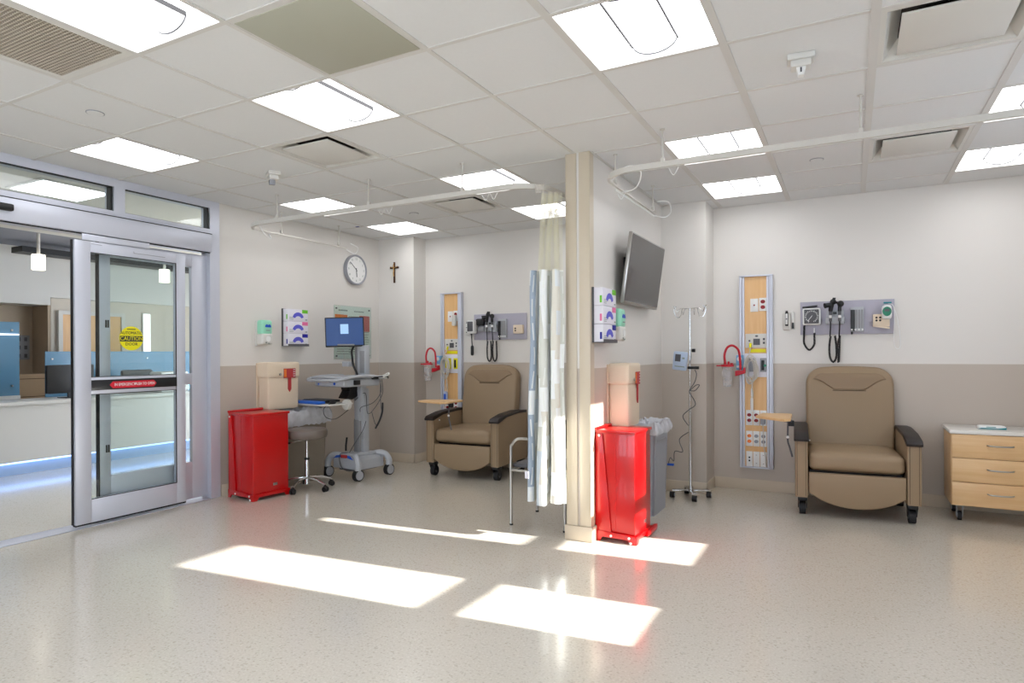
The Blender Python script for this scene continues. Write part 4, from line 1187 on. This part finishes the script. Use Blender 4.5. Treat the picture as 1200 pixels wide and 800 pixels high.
# ------------------------------------------------------------------ computer cart
t = thing('computer_cart', 'grey medical computer cart on four casters in the corner under the clock', 'cart', (-4.755, 5.33, 0), -.12)
def capoly(h0): return None
b = B()
b.prism([(-.19, .10), (.19, .10), (.185, .20), (.11, .235), (-.11, .235), (-.185, .20)], 'y', -.20, .20, .02, 3)
b.box(-.12, .12, -.16, .16, .22, .262, .018, 3)
b.out('base', M['lgrey'], t)
b = B().prism([(-.17, .205), (-.06, .222), (-.06, .247), (-.17, .232)], 'y', -.212, -.19, .002)
b.prism([(.06, .222), (.17, .205), (.17, .232), (.06, .247)], 'y', -.212, -.19, .002); b.out_each('blue_trim', M['blue'], t)
B().box(-.045, .045, -.215, -.19, .218, .252, .008).out('red_latch', M['redink'], t)
B().box(-.13, .13, -.17, .17, .075, .13, .02).out('base_underside', M['dgrey'], t)
for sx in (-1, 1):
    for sy in (-1, 1):
        a = B()
        a.tube([(sx*.06, sy*.15, .225), (sx*.13, sy*.18, .24), (sx*.20, sy*.205, .225), (sx*.238, sy*.22, .17), (sx*.24, sy*.222, .11)], .034, 10, 5)
        l = a.out('leg', M['lgrey'], t)
        x, y = sx*.238, sy*.22
        w = B().cyl((x-.024, y, .060), (x+.024, y, .060), .060, seg=28).out('caster_wheel', M['rubber'], l)
        B().cyl((x-.031, y, .060), (x+.031, y, .060), .047, seg=28).out('caster_disc', M['hub'], l)
b = B().box(-.045, .045, -.03, .05, .22, .62, .008); b.out('lower_column', M['mgrey'], t)
b = B().box(-.03, .075, -.0, .09, .22, .95, .012); b.out('column', M['lgrey'], t)
b = B().prism([(-.10, 1.04), (-.09, .90), (-.04, .83), (-.03, .60), (.05, .60), (.08, 1.04)], 'y', -.03, .05, .006); b.out('column_bracket', M['lgrey'], t)
b = B()
b.box(-.235, .235, -.395, .10, .985, 1.07, .02, 3)
b.out('work_surface', M['lgrey'], t)
b = B()
b.tube([(-.25, .0, 1.088), (-.275, -.22, 1.09), (-.27, -.40, 1.075), (-.22, -.485, 1.055), (0, -.50, 1.058), (.22, -.485, 1.06), (.27, -.40, 1.08), (.275, -.22, 1.095), (.25, .0, 1.09)], .016, 10, 6)
b.box(-.26, .26, -.42, .14, 1.072, 1.09, .008)
b.out('handle_rim', M['lgrey'], t)
B().box(.20, .265, -.02, .20, 1.055, 1.085, .004).out('drawer_slot', M['black'], t)
b = B().box(-.16, .0, -.4105, -.395, 1.03, 1.055, .003); b.out('drawer_lip', M['offw'], t)
B().box(.245, .262, -.28, -.20, 1.005, 1.055, .004).out('lock_plate', M['black'], t)
B().cyl((.10, -.405, 1.02), (.10, -.412, 1.02), .014, seg=14).box(-.16, -.145, -.412, -.404, 1.005, 1.02).out('blue_button', M['blue'], t)
B().tube([(.26, .12, 1.09), (.32, .14, 1.12), (.34, .12, 1.10), (.30, .08, 1.08)], .008, 8, 4).box(.24, .36, .05, .09, 1.065, 1.072).out('scanner_hook', M['offw'], t)
# keyboard tray on black arm
b = B().prism([(-.16, 1.0), (.02, 1.0), (-.03, .93), (-.02, .87), (-.10, .835), (-.18, .85), (-.13, .93)], 'x', -.12, .02, .006)
o = b.out('tray_arm', M['black'], t)
tr = B().box(-.345, .17, -.58, -.22, .80, .815, .006).out('keyboard_tray', M['offw'], t)
B().cyl((.14, -.30, .80), (.14, -.26, .80), .055, seg=24).out('tray_knob', M['offw'], t)
# upper mast and screen
b = B().box(-.02, .11, .0, .07, 1.09, 1.42, .008); b.out('mast', M['lgrey'], t)
B().box(.03, .10, -.006, .0, 1.12, 1.36, .002).out('mast_panel', M['mgrey'], t)
B().box(-.055, -.02, -.0, .06, 1.09, 1.42, .006).out('lift_rail', M['mgrey'], t)
b = B().tube([(-.04, -.02, 1.42), (-.045, -.05, 1.36), (-.04, -.05, 1.30), (-.03, -.04, 1.2), (.02, -.04, 1.12), (.05, -.05, 1.09)], .011, 8, 4); b.out('cable_bundle', M['black'], t)
B().box(-.15, -.05, -.10, -.03, 1.19, 1.245, .005).out('scanner_cradle', M['lgrey'], t)
b = B(); m = Matrix.Translation((-.06, -.06, 1.43)) @ Matrix.Rotation(.78, 4, 'Z')
b.box(-.13, .05, -.06, .03, -.012, .005, .008, m=m); b.box(-.03, .03, -.05, .06, .0, .10, .006, m=m); b.out('screen_mount', M['mgrey'], t)
m = Matrix.Translation((-.075, -.12, 1.565)) @ Matrix.Rotation(.80, 4, 'Z') @ Matrix.Rotation(-.03, 4, 'Y')
mo = B().box(-.205, .205, -.018, .018, -.16, .16, .006, m=m).out('screen_housing', M['black'], t)
B().box(-.193, .193, -.0195, -.0175, -.143, .148, m=m).out('screen', M['screen'], mo)
B().box(-.045, .04, -.0205, -.019, -.02, .085, m=m).out('screen_picture', M['screenlogo'], mo)
b = B()
b.tube([(.26, .10, 1.05), (.25, .12, .9), (.20, .06, .75), (.10, .04, .68), (.09, .02, .9), (.0, -.05, .82)], .004, 6, 6)
b.tube([(.27, .06, 1.06), (.27, .08, .92), (.18, .05, .80), (.07, -.02, .75), (.06, -.03, .7)], .004, 6, 6)
b.tube([(.24, .10, 1.04), (.24, .10, .80), (.26, .10, .66), (.17, .10, .55), (.12, .08, .70)], .004, 6, 6)
b.tube([(-.02, -.10, .26), (-.04, -.22, .26), (-.02, -.23, .14), (.06, -.22, .09), (.16, -.22, .10)], .004, 6, 6)
b.tube([(-.02, -.12, .25), (.02, -.08, .35), (.12, -.05, .5), (.12, .0, .6)], .004, 6, 6)
b.out('cables', M['dgrey'], t)
B().tube([(.27, .10, .80), (.265, .10, .70), (.24, .08, .60), (.20, .06, .52)], .010, 8, 5).out('thick_cable', M['black'], t)
B().tube([(-.19, .0, .40), (-.17, -.03, .32), (-.16, -.04, .26)], .01, 8, 3).out('foot_lever', M['black'], t)
# things on the tray
cm = Matrix.Translation((-4.755, 5.33, 0)) @ Matrix.Rotation(-.12, 4, 'Z')
kp = cm @ Vector((-.15, -.41, .815))
t = thing('keyboard', 'black keyboard with blue wrist rest on the cart tray', 'keyboard', kp, -.12)
B().box(-.18, .20, -.07, .12, .012, .034, .006).out('keys', M['black'], t)
B().box(-.20, .21, -.175, -.075, 0, .03, .012).out('wrist_rest', M['bluecap'], t)
b = B()
for r_ in range(5):
    for k in range(14): b.box(-.165+k*.0255, -.165+k*.0255+.021, -.06+r_*.033, -.06+r_*.033+.027, .033, .038)
b.out('key_caps', M['dgrey'], t)
mp = cm @ Vector((.115, -.44, .815))
t = thing('computer_mouse', 'small black mouse at the side of the cart keyboard tray', 'mouse', mp, .3)
B().sph((0, 0, .016), .05, (.62, 1, .36)).out('body', M['black'], t)
B().tube([(0, -.045, .012), (-.04, -.12, -.04), (.0, -.15, -.12), (.08, -.10, -.14), (.16, .02, -.06)], .0035, 6, 6).out('cord', M['black'], t)

# ------------------------------------------------------------------ recliners
def recliner(loc, rz, label, tableside):
    """local origin on the floor under the seat centre; faces -y"""
    t = thing('medical_recliner', label, 'recliner', loc, rz)
    W = .44; a = .095
    for s in (-1, 1):
        x0, x1 = (s*W, s*(W-a)) if s < 0 else (W-a, W)
        arm = B().prism([(-.40, .15), (.34, .15), (.34, .66), (.10, .672), (-.20, .655), (-.40, .622)], 'x', x0, x1, .008, 3).out('arm', M['tan'], t)
        B().prism([(-.425, .622), (-.42, .604), (-.40, .602), (-.20, .652), (.10, .670), (.30, .662), (.31, .690), (.10, .700), (-.20, .684), (-.40, .648)], 'x', x0-.008, x1+.008, .007, 3).out('armrest_cap', M['armcap'], arm)
        xm = x0+.004 if s > 0 else x1-.004
        b = B().tube([(x0+.016, -.4005, .16), (x0+.016, -.4005, .61)], .0016, 5).tube([(x1-.016, -.4005, .16), (x1-.016, -.4005, .61)], .0016, 5)
        b.out('piping', M['seam'], arm)
    iw = W-a-.006
    B().cushion(-iw, iw, -.385, .26, .37, .515, .045, (0, .012, .022)).out('seat_cushion', M['tan'], t)
    # curved foot panel
    pts = [(-iw, .355), (iw, .355), (iw, .19)]
    for k in range(13):
        u = 1-2*k/12
        if abs(u) < 1: pts.append((iw*u*.93, .085+.085*abs(u)**2.2))
    pts.append((-iw, .19))
    B().prism(pts, 'y', -.405, -.355, .014, 3).out('footrest_panel', M['tan'], t)
    # backrest
    hw = .345; z0, z1 = .47, 1.205; R = .15
    pts = [(-hw+.012, z0), (hw-.012, z0), (hw, z0+.2)]
    pts += [(x, z) for x, z in arc(hw-R, z1-R, R, 0, PI/2, 8)]
    pts += [(.12, z1+.006), (0, z1+.008), (-.12, z1+.006)]
    pts += [(x, z) for x, z in arc(-hw+R, z1-R, R, PI/2, PI, 8)] + [(-hw, z0+.2)]
    b = B().prism(pts, 'y', 0, .13, .03, 4)
    lean = Matrix.Translation((0, .17, 0)) @ Matrix.Translation((0, 0, .45)) @ Matrix.Rotation(-.16, 4, 'X') @ Matrix.Translation((0, 0, -.45))
    for v in b.bm.verts: v.co = lean @ v.co
    bk = b.out('backrest', M['tan'], t)
    # shaped head pad
    top = z1-.035
    pts = [(-.12, 1.0), (.12, 1.0), (.165, 1.03), (.21, 1.065), (.25, 1.085)]
    pts += [(x, z) for x, z in arc(hw-R, z1-R-.008, R-.05, .45, PI/2, 6)]
    pts += [(x, z) for x, z in arc(-hw+R, z1-R-.008, R-.05, PI/2, PI-.45, 6)]
    pts += [(-.25, 1.085), (-.21, 1.065), (-.165, 1.03)]
    b = B().prism(pts, 'y', -.010, .01, .009, 4)
    for v in b.bm.verts: v.co = lean @ v.co
    b.out('headrest_pad', M['tand'], bk, ang=60)
    b = B().tube([(-.13, -.002, .992), (.13, -.002, .992)], .003, 6)
    for v in b.bm.verts: v.co = lean @ v.co
    b.out('seam', M['seam'], bk)
    B().box(-.33, .33, -.30, .30, .16, .36).out('under_frame', M['armcap'], t)
    for sx in (-1, 1):
        for sy in (-1, 1):
            x, y = sx*.385, sy*.30-.04
            f = B().box(x-.035, x+.035, y-.04, y+.05, .118, .152, .004).prism([(y-.03, .12), (y+.03, .12), (y+.045, .05), (y+.01, .05)], 'x', x-.034, x-.028).prism([(y-.03, .12), (y+.03, .12), (y+.045, .05), (y+.01, .05)], 'x', x+.028, x+.034).out('caster_fork', M['black'], t)
            B().cyl((x-.024, y+.025, .052), (x+.024, y+.025, .052), .052, seg=26).out('caster_wheel', M['rubber'], f)
            B().cyl((x-.026, y+.025, .052), (x+.026, y+.025, .052), .022, seg=18).out('caster_hub', M['dgrey'], f)
    B().sph((-W+.0+.11, -.30, .60), .008).out('arm_button', M['white'], t)
    return t
def side_table(t, z, poly, rod):
    """flip-up table carried by the chair's arm: a part of the recliner"""
    o = B().prism(poly, 'z', z, z+.022, .005, 2).out('side_table', M['maple'], t)
    x, y = rod
    B().tube([(x, y, z), (x-.004, y, z-.16), (x+.01, y, z-.22), (x+.03, y, z-.30)], .007, 8, 3).box(x-.03, x+.03, y-.02, y+.02, z-.018, z).out('table_arm', M['dgrey'], o)
    B().sph((x-.004, y-.005, z-.14), .012).out('table_knob', M['white'], o)
    B().box(x+.0, x+.045, y-.02, y+.02, z-.05, z-.004, .004).out('table_hinge', M['black'], o)
t = recliner((-.0, 6.08, 0), .075, 'tan vinyl medical recliner in the open bay next to the wood drawers', -1)
side_table(t, .775, [(-.74, -.38), (-.52, -.60), (-.47, -.54), (-.46, -.10), (-.50, -.08), (-.70, -.10)], (-.49, -.42))
t = recliner((-3.665, 6.07, 0), .05, 'tan vinyl medical recliner in the curtained bay with a small wood side table', -1)
side_table(t, .80, [(-.50, -.46), (-.14, -.60), (-.09, -.55), (-.08, -.22), (-.13, -.18), (-.46, -.30)], (-.17, -.36))

# ------------------------------------------------------------------ IV stand
t = thing('drip_stand', 'chrome drip stand on four casters beside the television wall', 'drip stand', (-1.305, 5.90, 0), 0)
B().cyl((0, 0, .07), (0, 0, .98), .0125, seg=16).cyl((0, 0, .98), (0, 0, 1.73), .0085, seg=14).out('pole', M['chrome'], t)
b = B()
for s in (-1, 1):
    b.tube([(0, 0, 1.728), (s*.07, .0, 1.732), (s*.10, 0, 1.72), (s*.118, 0, 1.70), (s*.135, 0, 1.74), (s*.15, 0, 1.757), (s*.10, 0, 1.762)][:6], .0035, 6, 5)
    b.tube([(s*.07, 0, 1.731), (s*.085, 0, 1.66), (s*.12, 0, 1.655), (s*.145, 0, 1.72), (s*.12, 0, 1.755)], .0035, 6, 5)
    b.tube([(s*.04, 0, 1.73), (s*.045, -.03, 1.70), (s*.05, -.05, 1.67), (s*.05, -.07, 1.70)], .0035, 6, 5)
b.out('hook', M['chrome'], t)
B().cyl((0, 0, .06), (0, 0, .10), .022, seg=16).out('hub', M['chrome'], t)
for k in range(4):
    a = math.radians(-8+90*k+32); c, s = math.cos(a), math.sin(a); L = .165
    l = B().box(-.0, L, -.022, .022, .062, .074, .003, m=Matrix.Rotation(a, 4, 'Z')).out('leg', M['chrome'], t)
    x, y = L*c, L*s
    cs = B().cyl((x-.02, y, .027), (x+.02, y, .027), .027, seg=20).out('caster', M['black'], l)
    B().cyl((x-.022, y, .027), (x+.022, y, .027), .014, seg=16).out('caster_hub', M['grey'], cs)
t2 = thing('infusion_pump', 'small pale blue infusion pump clamped to the drip stand pole', 'pump', (-1.305, 5.90, 0), 0)
mm = Matrix.Translation((-.075, -.055, 1.25)) @ Matrix.Rotation(.10, 4, 'Y')
o = B().box(-.062, .062, -.03, .03, -.085, .085, .012, m=mm).out('body', pm('pump_blue', (176, 192, 214), .4), t2)
B().box(-.042, .008, -.0325, -.029, -.005, .06, m=mm).out('display', M['dgrey'], o)
B().box(.022, .045, -.032, -.03, .02, .035, m=mm).box(-.04, .05, -.032, -.03, -.055, -.045, m=mm).out('keys', M['greyink'], o)
b = B().box(-.02, .06, -.02, .02, 1.175, 1.20, .006).cyl((.05, -.02, 1.188), (.085, -.02, 1.188), .014, seg=12).cyl((.02, -.012, 1.345), (.05, -.012, 1.345), .016, seg=14)
b.out('clamp', M['black'], t2)
B().tube([(.01, -.012, 1.33), (.02, -.03, 1.29), (.0, -.03, 1.22)], .005, 6, 3).out('clamp_rod', M['steel'], t2)
b = B().tube([(.05, -.03, 1.17), (.065, -.03, 1.13), (.05, -.035, 1.06), (.0, -.03, .98), (.06, -.03, 1.03), (.09, -.03, 1.03), (.05, -.03, .98), (.0, -.03, .97), (.055, -.03, .86), (-.01, -.03, .80), (-.06, -.03, .74), (-.01, -.03, .66)], .0042, 6, 5)
b.tube([(-.01, -.03, .60), (-.09, -.04, .53), (-.06, -.04, .42), (-.13, -.05, .42), (-.14, -.05, .33), (-.17, -.05, .36), (-.19, -.05, .30)], .0042, 6, 5)
b.out('power_cord', M['dgrey'], t2)
B().box(-.20, -.14, -.06, -.03, .285, .305, .004).out('blue_plug', M['blue'], t2)

# ------------------------------------------------------------------ drawer cabinet
t = thing('drawer_cabinet', 'light wood three-drawer cabinet with white top on casters', 'cabinet', (.685, 6.02, 0), .0)
W, D, z0, z1 = .62, .42, .125, .715
B().box(0, W, 0, D, z0, z1-.03, .002).out('body', M['maple'], t)
B().box(-.012, W+.012, -.028, D+.01, z1-.03, z1, .004).out('worktop', M['counter'], t)
dh = (z1-.03-z0)/3
for k in range(3):
    d = B().box(.004, W-.004, -.02, -.0005, z0+k*dh+.003, z0+(k+1)*dh-.003, .0015).out('drawer', M['maple'], t)
    zc = z0+(k+.56)*dh
    B().tube([(.23, -.021, zc+.002), (.236, -.038, zc+.002), (.26, -.046, zc), (.31, -.048, zc-.001), (.36, -.046, zc), (.384, -.038, zc+.002), (.39, -.021, zc+.002)], .0055, 8, 3).out('handle', M['steel'], d)
for x in (.06, W-.06):
    for y in (.04, D-.06):
        f = B().box(x-.03, x+.03, y-.03, y+.03, z0-.008, z0, .002).prism([(y-.03, z0-.008), (y+.03, z0-.008), (y+.04, .045), (y+.012, .025), (y-.002, .045)], 'x', x-.022, x-.018).prism([(y-.03, z0-.008), (y+.03, z0-.008), (y+.04, .045), (y+.012, .025), (y-.002, .045)], 'x', x+.018, x+.022).out('caster_fork', M['hub'], t)
        B().cyl((x-.013, y+.015, .036), (x+.013, y+.015, .036), .036, seg=24).out('caster_wheel', M['rubber'], f)
        B().cyl((x-.0155, y+.015, .036), (x+.0155, y+.015, .036), .02, seg=18).out('caster_hub', M['hub'], f)
t = thing('wipes_packet', 'flat white and teal packet lying on the drawer cabinet top', 'packet', (.96, 6.17, .715), -.05)
B().cushion(-.085, .095, -.05, .05, 0, .028, .012, (0, 0, .004), 6).out('packet', M['white'], t)
B().prism([(-.08, .004), (.095, .004), (.095, .020), (.04, .010), (-.06, .012)], 'y', -.0545, -.05, .001).out('teal_band', M['teal'], t)
B().box(-.03, .03, -.056, -.05, .018, .0225).out('print', M['teal'], t)

# ------------------------------------------------------------------ guest chair behind the curtain
t = thing('guest_chair', 'metal-framed chair mostly hidden behind the patterned curtain', 'chair', (-2.33, 4.335, 0), 0)
for s, y in ((0, 0), (1, .46)):
    f = B().tube([(0, y, 0), (0, y, .56), (.012, y, .62), (.045, y, .66), (.10, y, .672), (.34, y, .672), (.40, y, .66), (.44, y, .62), (.45, y, .56), (.45, y, .0)], .0115, 10, 3).out('side_frame', M['steel'], t)
    B().cyl((0, y, 0), (0, y, .012), .014, seg=12).cyl((.45, y, 0), (.45, y, .012), .014, seg=12).out_each('foot_cap', M['black'], f)
B().cushion(.0, .43, .03, .43, .44, .475, .012, (0, 0, .006), 6).out('seat', M['dgrey'], t)
b = B().cyl((0, 0, .425), (0, .46, .425), .010, seg=10).cyl((.45, 0, .425), (.45, .46, .425), .010, seg=10).cyl((0, 0, .425), (.45, 0, .425), .010, seg=10).cyl((0, .46, .425), (.45, .46, .425), .010, seg=10)
b.out('seat_rail', M['steel'], t)
B().cushion(.40, .425, .03, .43, .60, .82, .012, (.0, 0, 0), 6).out('backrest', M['dgrey'], t)

# ------------------------------------------------------------------ curtain
def curtain_mat():
    m, nt, p = new_mat('patterned_curtain')
    uv = nt.nodes.new('ShaderNodeUVMap'); s = nt.nodes.new('ShaderNodeSeparateXYZ'); nt.links.new(uv.outputs[0], s.inputs[0])
    def math_(op, a, b=None, c=None):
        n = nt.nodes.new('ShaderNodeMath'); n.operation = op
        for i, v in enumerate((a, b, c)):
            if v is None: continue
            if isinstance(v, (int, float)): n.inputs[i].default_value = v
            else: nt.links.new(v, n.inputs[i])
        return n.outputs[0]
    u = math_('DIVIDE', s.outputs[0], .075); cu = math_('FLOOR', u)
    v = math_('ADD', math_('DIVIDE', s.outputs[1], .17), math_('MULTIPLY', cu, .37)); cv = math_('FLOOR', v)
    cmb = nt.nodes.new('ShaderNodeCombineXYZ'); nt.links.new(cu, cmb.inputs[0]); nt.links.new(cv, cmb.inputs[1])
    wn = nt.nodes.new('ShaderNodeTexWhiteNoise'); wn.noise_dimensions = '2D'; nt.links.new(cmb.outputs[0], wn.inputs['Vector'])
    cw = nt.nodes.new('ShaderNodeTexWhiteNoise'); cw.noise_dimensions = '1D'; nt.links.new(cu, cw.inputs['W'])
    key = math_('ADD', math_('MULTIPLY', wn.outputs['Value'], .45), math_('MULTIPLY', cw.outputs['Value'], .55))
    inner = math_('COMPARE', s.outputs[0], .74, .52)
    key = math_('ADD', math_('MULTIPLY', inner, math_('MULTIPLY_ADD', key, .62, .31)), math_('MULTIPLY', math_('SUBTRACT', 1, inner), math_('MULTIPLY', wn.outputs['Value'], .36)))
    r = nt.nodes.new('ShaderNodeValToRGB'); r.color_ramp.interpolation = 'CONSTANT'; e = r.color_ramp.elements
    e[0].position = 0; e[0].color = rgb(158, 172, 188); e[1].position = .30; e[1].color = rgb(226, 231, 233)
    for pz, c in ((.44, (228, 224, 212)), (.56, (242, 244, 243)), (.70, (216, 217, 208)), (.84, (198, 208, 216))):
        k = e.new(pz); k.color = rgb(*c)
    nt.links.new(key, r.inputs['Fac'])
    fu = math_('FRACT', u); fv = math_('FRACT', v)
    d = math_('MULTIPLY', math_('COMPARE', fu, .45, .06), math_('COMPARE', fv, .45, .36))
    mx = nt.nodes.new('ShaderNodeMix'); mx.data_type = 'RGBA'; mx.inputs[7].default_value = rgb(236, 238, 232)
    nt.links.new(math_('MULTIPLY', d, .8), mx.inputs[0]); nt.links.new(r.outputs['Color'], mx.inputs[6])
    nt.links.new(mx.outputs[2], p.inputs['Base Color']); p.inputs['Roughness'].default_value = .75
    return m
def net_mat():
    m = bpy.data.materials.new('curtain_netting'); m.use_nodes = True; nt = m.node_tree; nt.nodes.clear()
    o = nt.nodes.new('ShaderNodeOutputMaterial'); tr = nt.nodes.new('ShaderNodeBsdfTransparent'); df = nt.nodes.new('ShaderNodeBsdfDiffuse'); tl = nt.nodes.new('ShaderNodeBsdfTranslucent')
    df.inputs[0].default_value = rgb(232, 229, 208); tl.inputs[0].default_value = rgb(228, 224, 200)
    ms = nt.nodes.new('ShaderNodeMixShader'); ms.inputs[0].default_value = .4; nt.links.new(df.outputs[0], ms.inputs[1]); nt.links.new(tl.outputs[0], ms.inputs[2])
    uv = nt.nodes.new('ShaderNodeUVMap'); mp = nt.nodes.new('ShaderNodeMapping'); mp.inputs['Scale'].default_value = (75, 75, 1); mp.inputs['Rotation'].default_value = (0, 0, PI/4)
    nt.links.new(uv.outputs[0], mp.inputs[0])
    vo = nt.nodes.new('ShaderNodeTexVoronoi'); vo.inputs['Scale'].default_value = 1; vo.inputs['Randomness'].default_value = 0; vo.voronoi_dimensions = '2D'
    nt.links.new(mp.outputs[0], vo.inputs['Vector'])
    gt = nt.nodes.new('ShaderNodeMath'); gt.operation = 'GREATER_THAN'; gt.inputs[1].default_value = .43; nt.links.new(vo.outputs['Distance'], gt.inputs[0])
    mx = nt.nodes.new('ShaderNodeMixShader'); nt.links.new(gt.outputs[0], mx.inputs[0]); nt.links.new(tr.outputs[0], mx.inputs[1]); nt.links.new(ms.outputs[0], mx.inputs[2])
    nt.links.new(mx.outputs[0], o.inputs[0]); return m
def folds(xa, xb, ya, amp, n, zlist, xtop, name, mat, parent, seed, zb_wave=0):
    """gathered cloth: zig-zag in plan, narrowing towards the top"""
    rnd = random.Random(seed); K = n*10+1
    amps = [rnd.uniform(.6, 1.2) for _ in range(n+1)]; off = [rnd.uniform(-.012, .012) for _ in range(n+1)]
    b = B(); uvl = b.bm.loops.layers.uv.new('UVMap'); rows = []; UV = {}
    for z in zlist:
        f = (z-zlist[0])/(zlist[-1]-zlist[0])
        g = (z-.25)/(2.45-.25)
        row = []; arc_ = 0; pp = None
        for k in range(K):
            t_ = k/(K-1); q = t_*n; i = min(int(q), n-1)
            x0 = xa+(xtop[0]-xa)*max(0, min(1, g)); x1 = xb+(xtop[1]-xb)*max(0, min(1, g))
            x = x0+(x1-x0)*t_
            A = amp*(amps[i]*(1-(q-i))+amps[i+1]*(q-i))*(1-.35*g)
            y = ya+A*math.cos(PI*q)+.006*math.sin(9*z+q*2.1)
            x += .6*A*.4*math.sin(2*PI*q)+off[i]*(1-g)+.004*math.sin(5*z+q)
            pv = Vector((x, y, 0))
            if pp is not None: arc_ += (pv-pp).length
            pp = pv
            zz = z + (zb_wave*math.sin(q*1.7) if z == zlist[0] else 0)
            v = b.bm.verts.new((x, y, zz)); row.append(v); UV[v] = (arc_, z)
        L = arc_
        for v in row: UV[v] = (UV[v][0]/L*n*.17, UV[v][1])
        rows.append(row)
    for a, c in zip(rows, rows[1:]):
        for k in range(K-1):
            f = b.bm.faces.new((a[k], a[k+1], c[k+1], c[k]))
            for lp in f.loops: lp[uvl].uv = UV[lp.vert]
    return b.out(name, mat, parent, ang=180)
t = thing('privacy_curtain', 'patterned blue-grey privacy curtain with netting top gathered at the divider end', 'curtain', (0, 0, 0))
zl = [.27+(1.915-.27)*k/16 for k in range(17)]
cm_ = curtain_mat(); nm_ = net_mat()
folds(-2.062, -1.79, 4.085, .082, 6, zl, (-2.02, -1.79), 'fabric', cm_, t, 3, .012)
zl = [1.905+(2.455-1.905)*k/8 for k in range(9)]
folds(-2.055, -1.79, 4.085, .078, 6, zl, (-1.93, -1.79), 'netting', nm_, t, 3)
B().box(-2.025, -1.995, 3.972, 3.976, .45, .50).out('care_label', M['card'], t)
b = B()
for k in range(6):
    x = -1.95+k*.012; b.tube([(x, 4.02, 2.45), (x, 4.01, 2.50), (x+.01, 4.0, 2.505)], .003, 6, 2)
b.out_each('glider', M['cord'], t)

# ------------------------------------------------------------------ light
sd = Vector((-1, -.09, -.446)).normalized()
sun = bpy.data.lights.new('sun', 'SUN'); sun.energy = 18; sun.angle = math.radians(.53); sun.color = (1, .985, .95)
so = bpy.data.objects.new('sun', sun); COL.objects.link(so); so.rotation_euler = sd.to_track_quat('-Z', 'Y').to_euler(); so.location = (8, 5, 6)
w = bpy.data.worlds.new('sky'); S.world = w; w.use_nodes = True
bg = w.node_tree.nodes['Background']; bg.inputs[0].default_value = (.74, .85, 1.0, 1); bg.inputs[1].default_value = 5.0

# ------------------------------------------------------------------ camera
cam = bpy.data.cameras.new('camera'); co = bpy.data.objects.new('camera', cam); COL.objects.link(co)
cam.sensor_width = 36; cam.lens = 744.3/1200*36; cam.shift_y = 13.03/1200; cam.shift_x = 0; cam.clip_start = .05
co.location = (0, 0, CZ)
co.rotation_euler = (Matrix.Rotation(.4908, 4, 'Z') @ Matrix.Rotation(PI/2, 4, 'X') @ Matrix.Rotation(-.0048, 4, 'Z')).to_euler()
S.camera = co
S.view_settings.view_transform = 'Standard'; S.view_settings.look = 'None'; S.view_settings.gamma = 1; S.view_settings.exposure = .6
S.view_settings.use_curve_mapping = False
S.cycles.max_bounces = 8; S.cycles.diffuse_bounces = 4; S.cycles.glossy_bounces = 4; S.cycles.transparent_max_bounces = 16; S.cycles.caustics_reflective = False; S.cycles.caustics_refractive = False
S.cycles.sample_clamp_indirect = 4; S.cycles.use_denoising = True
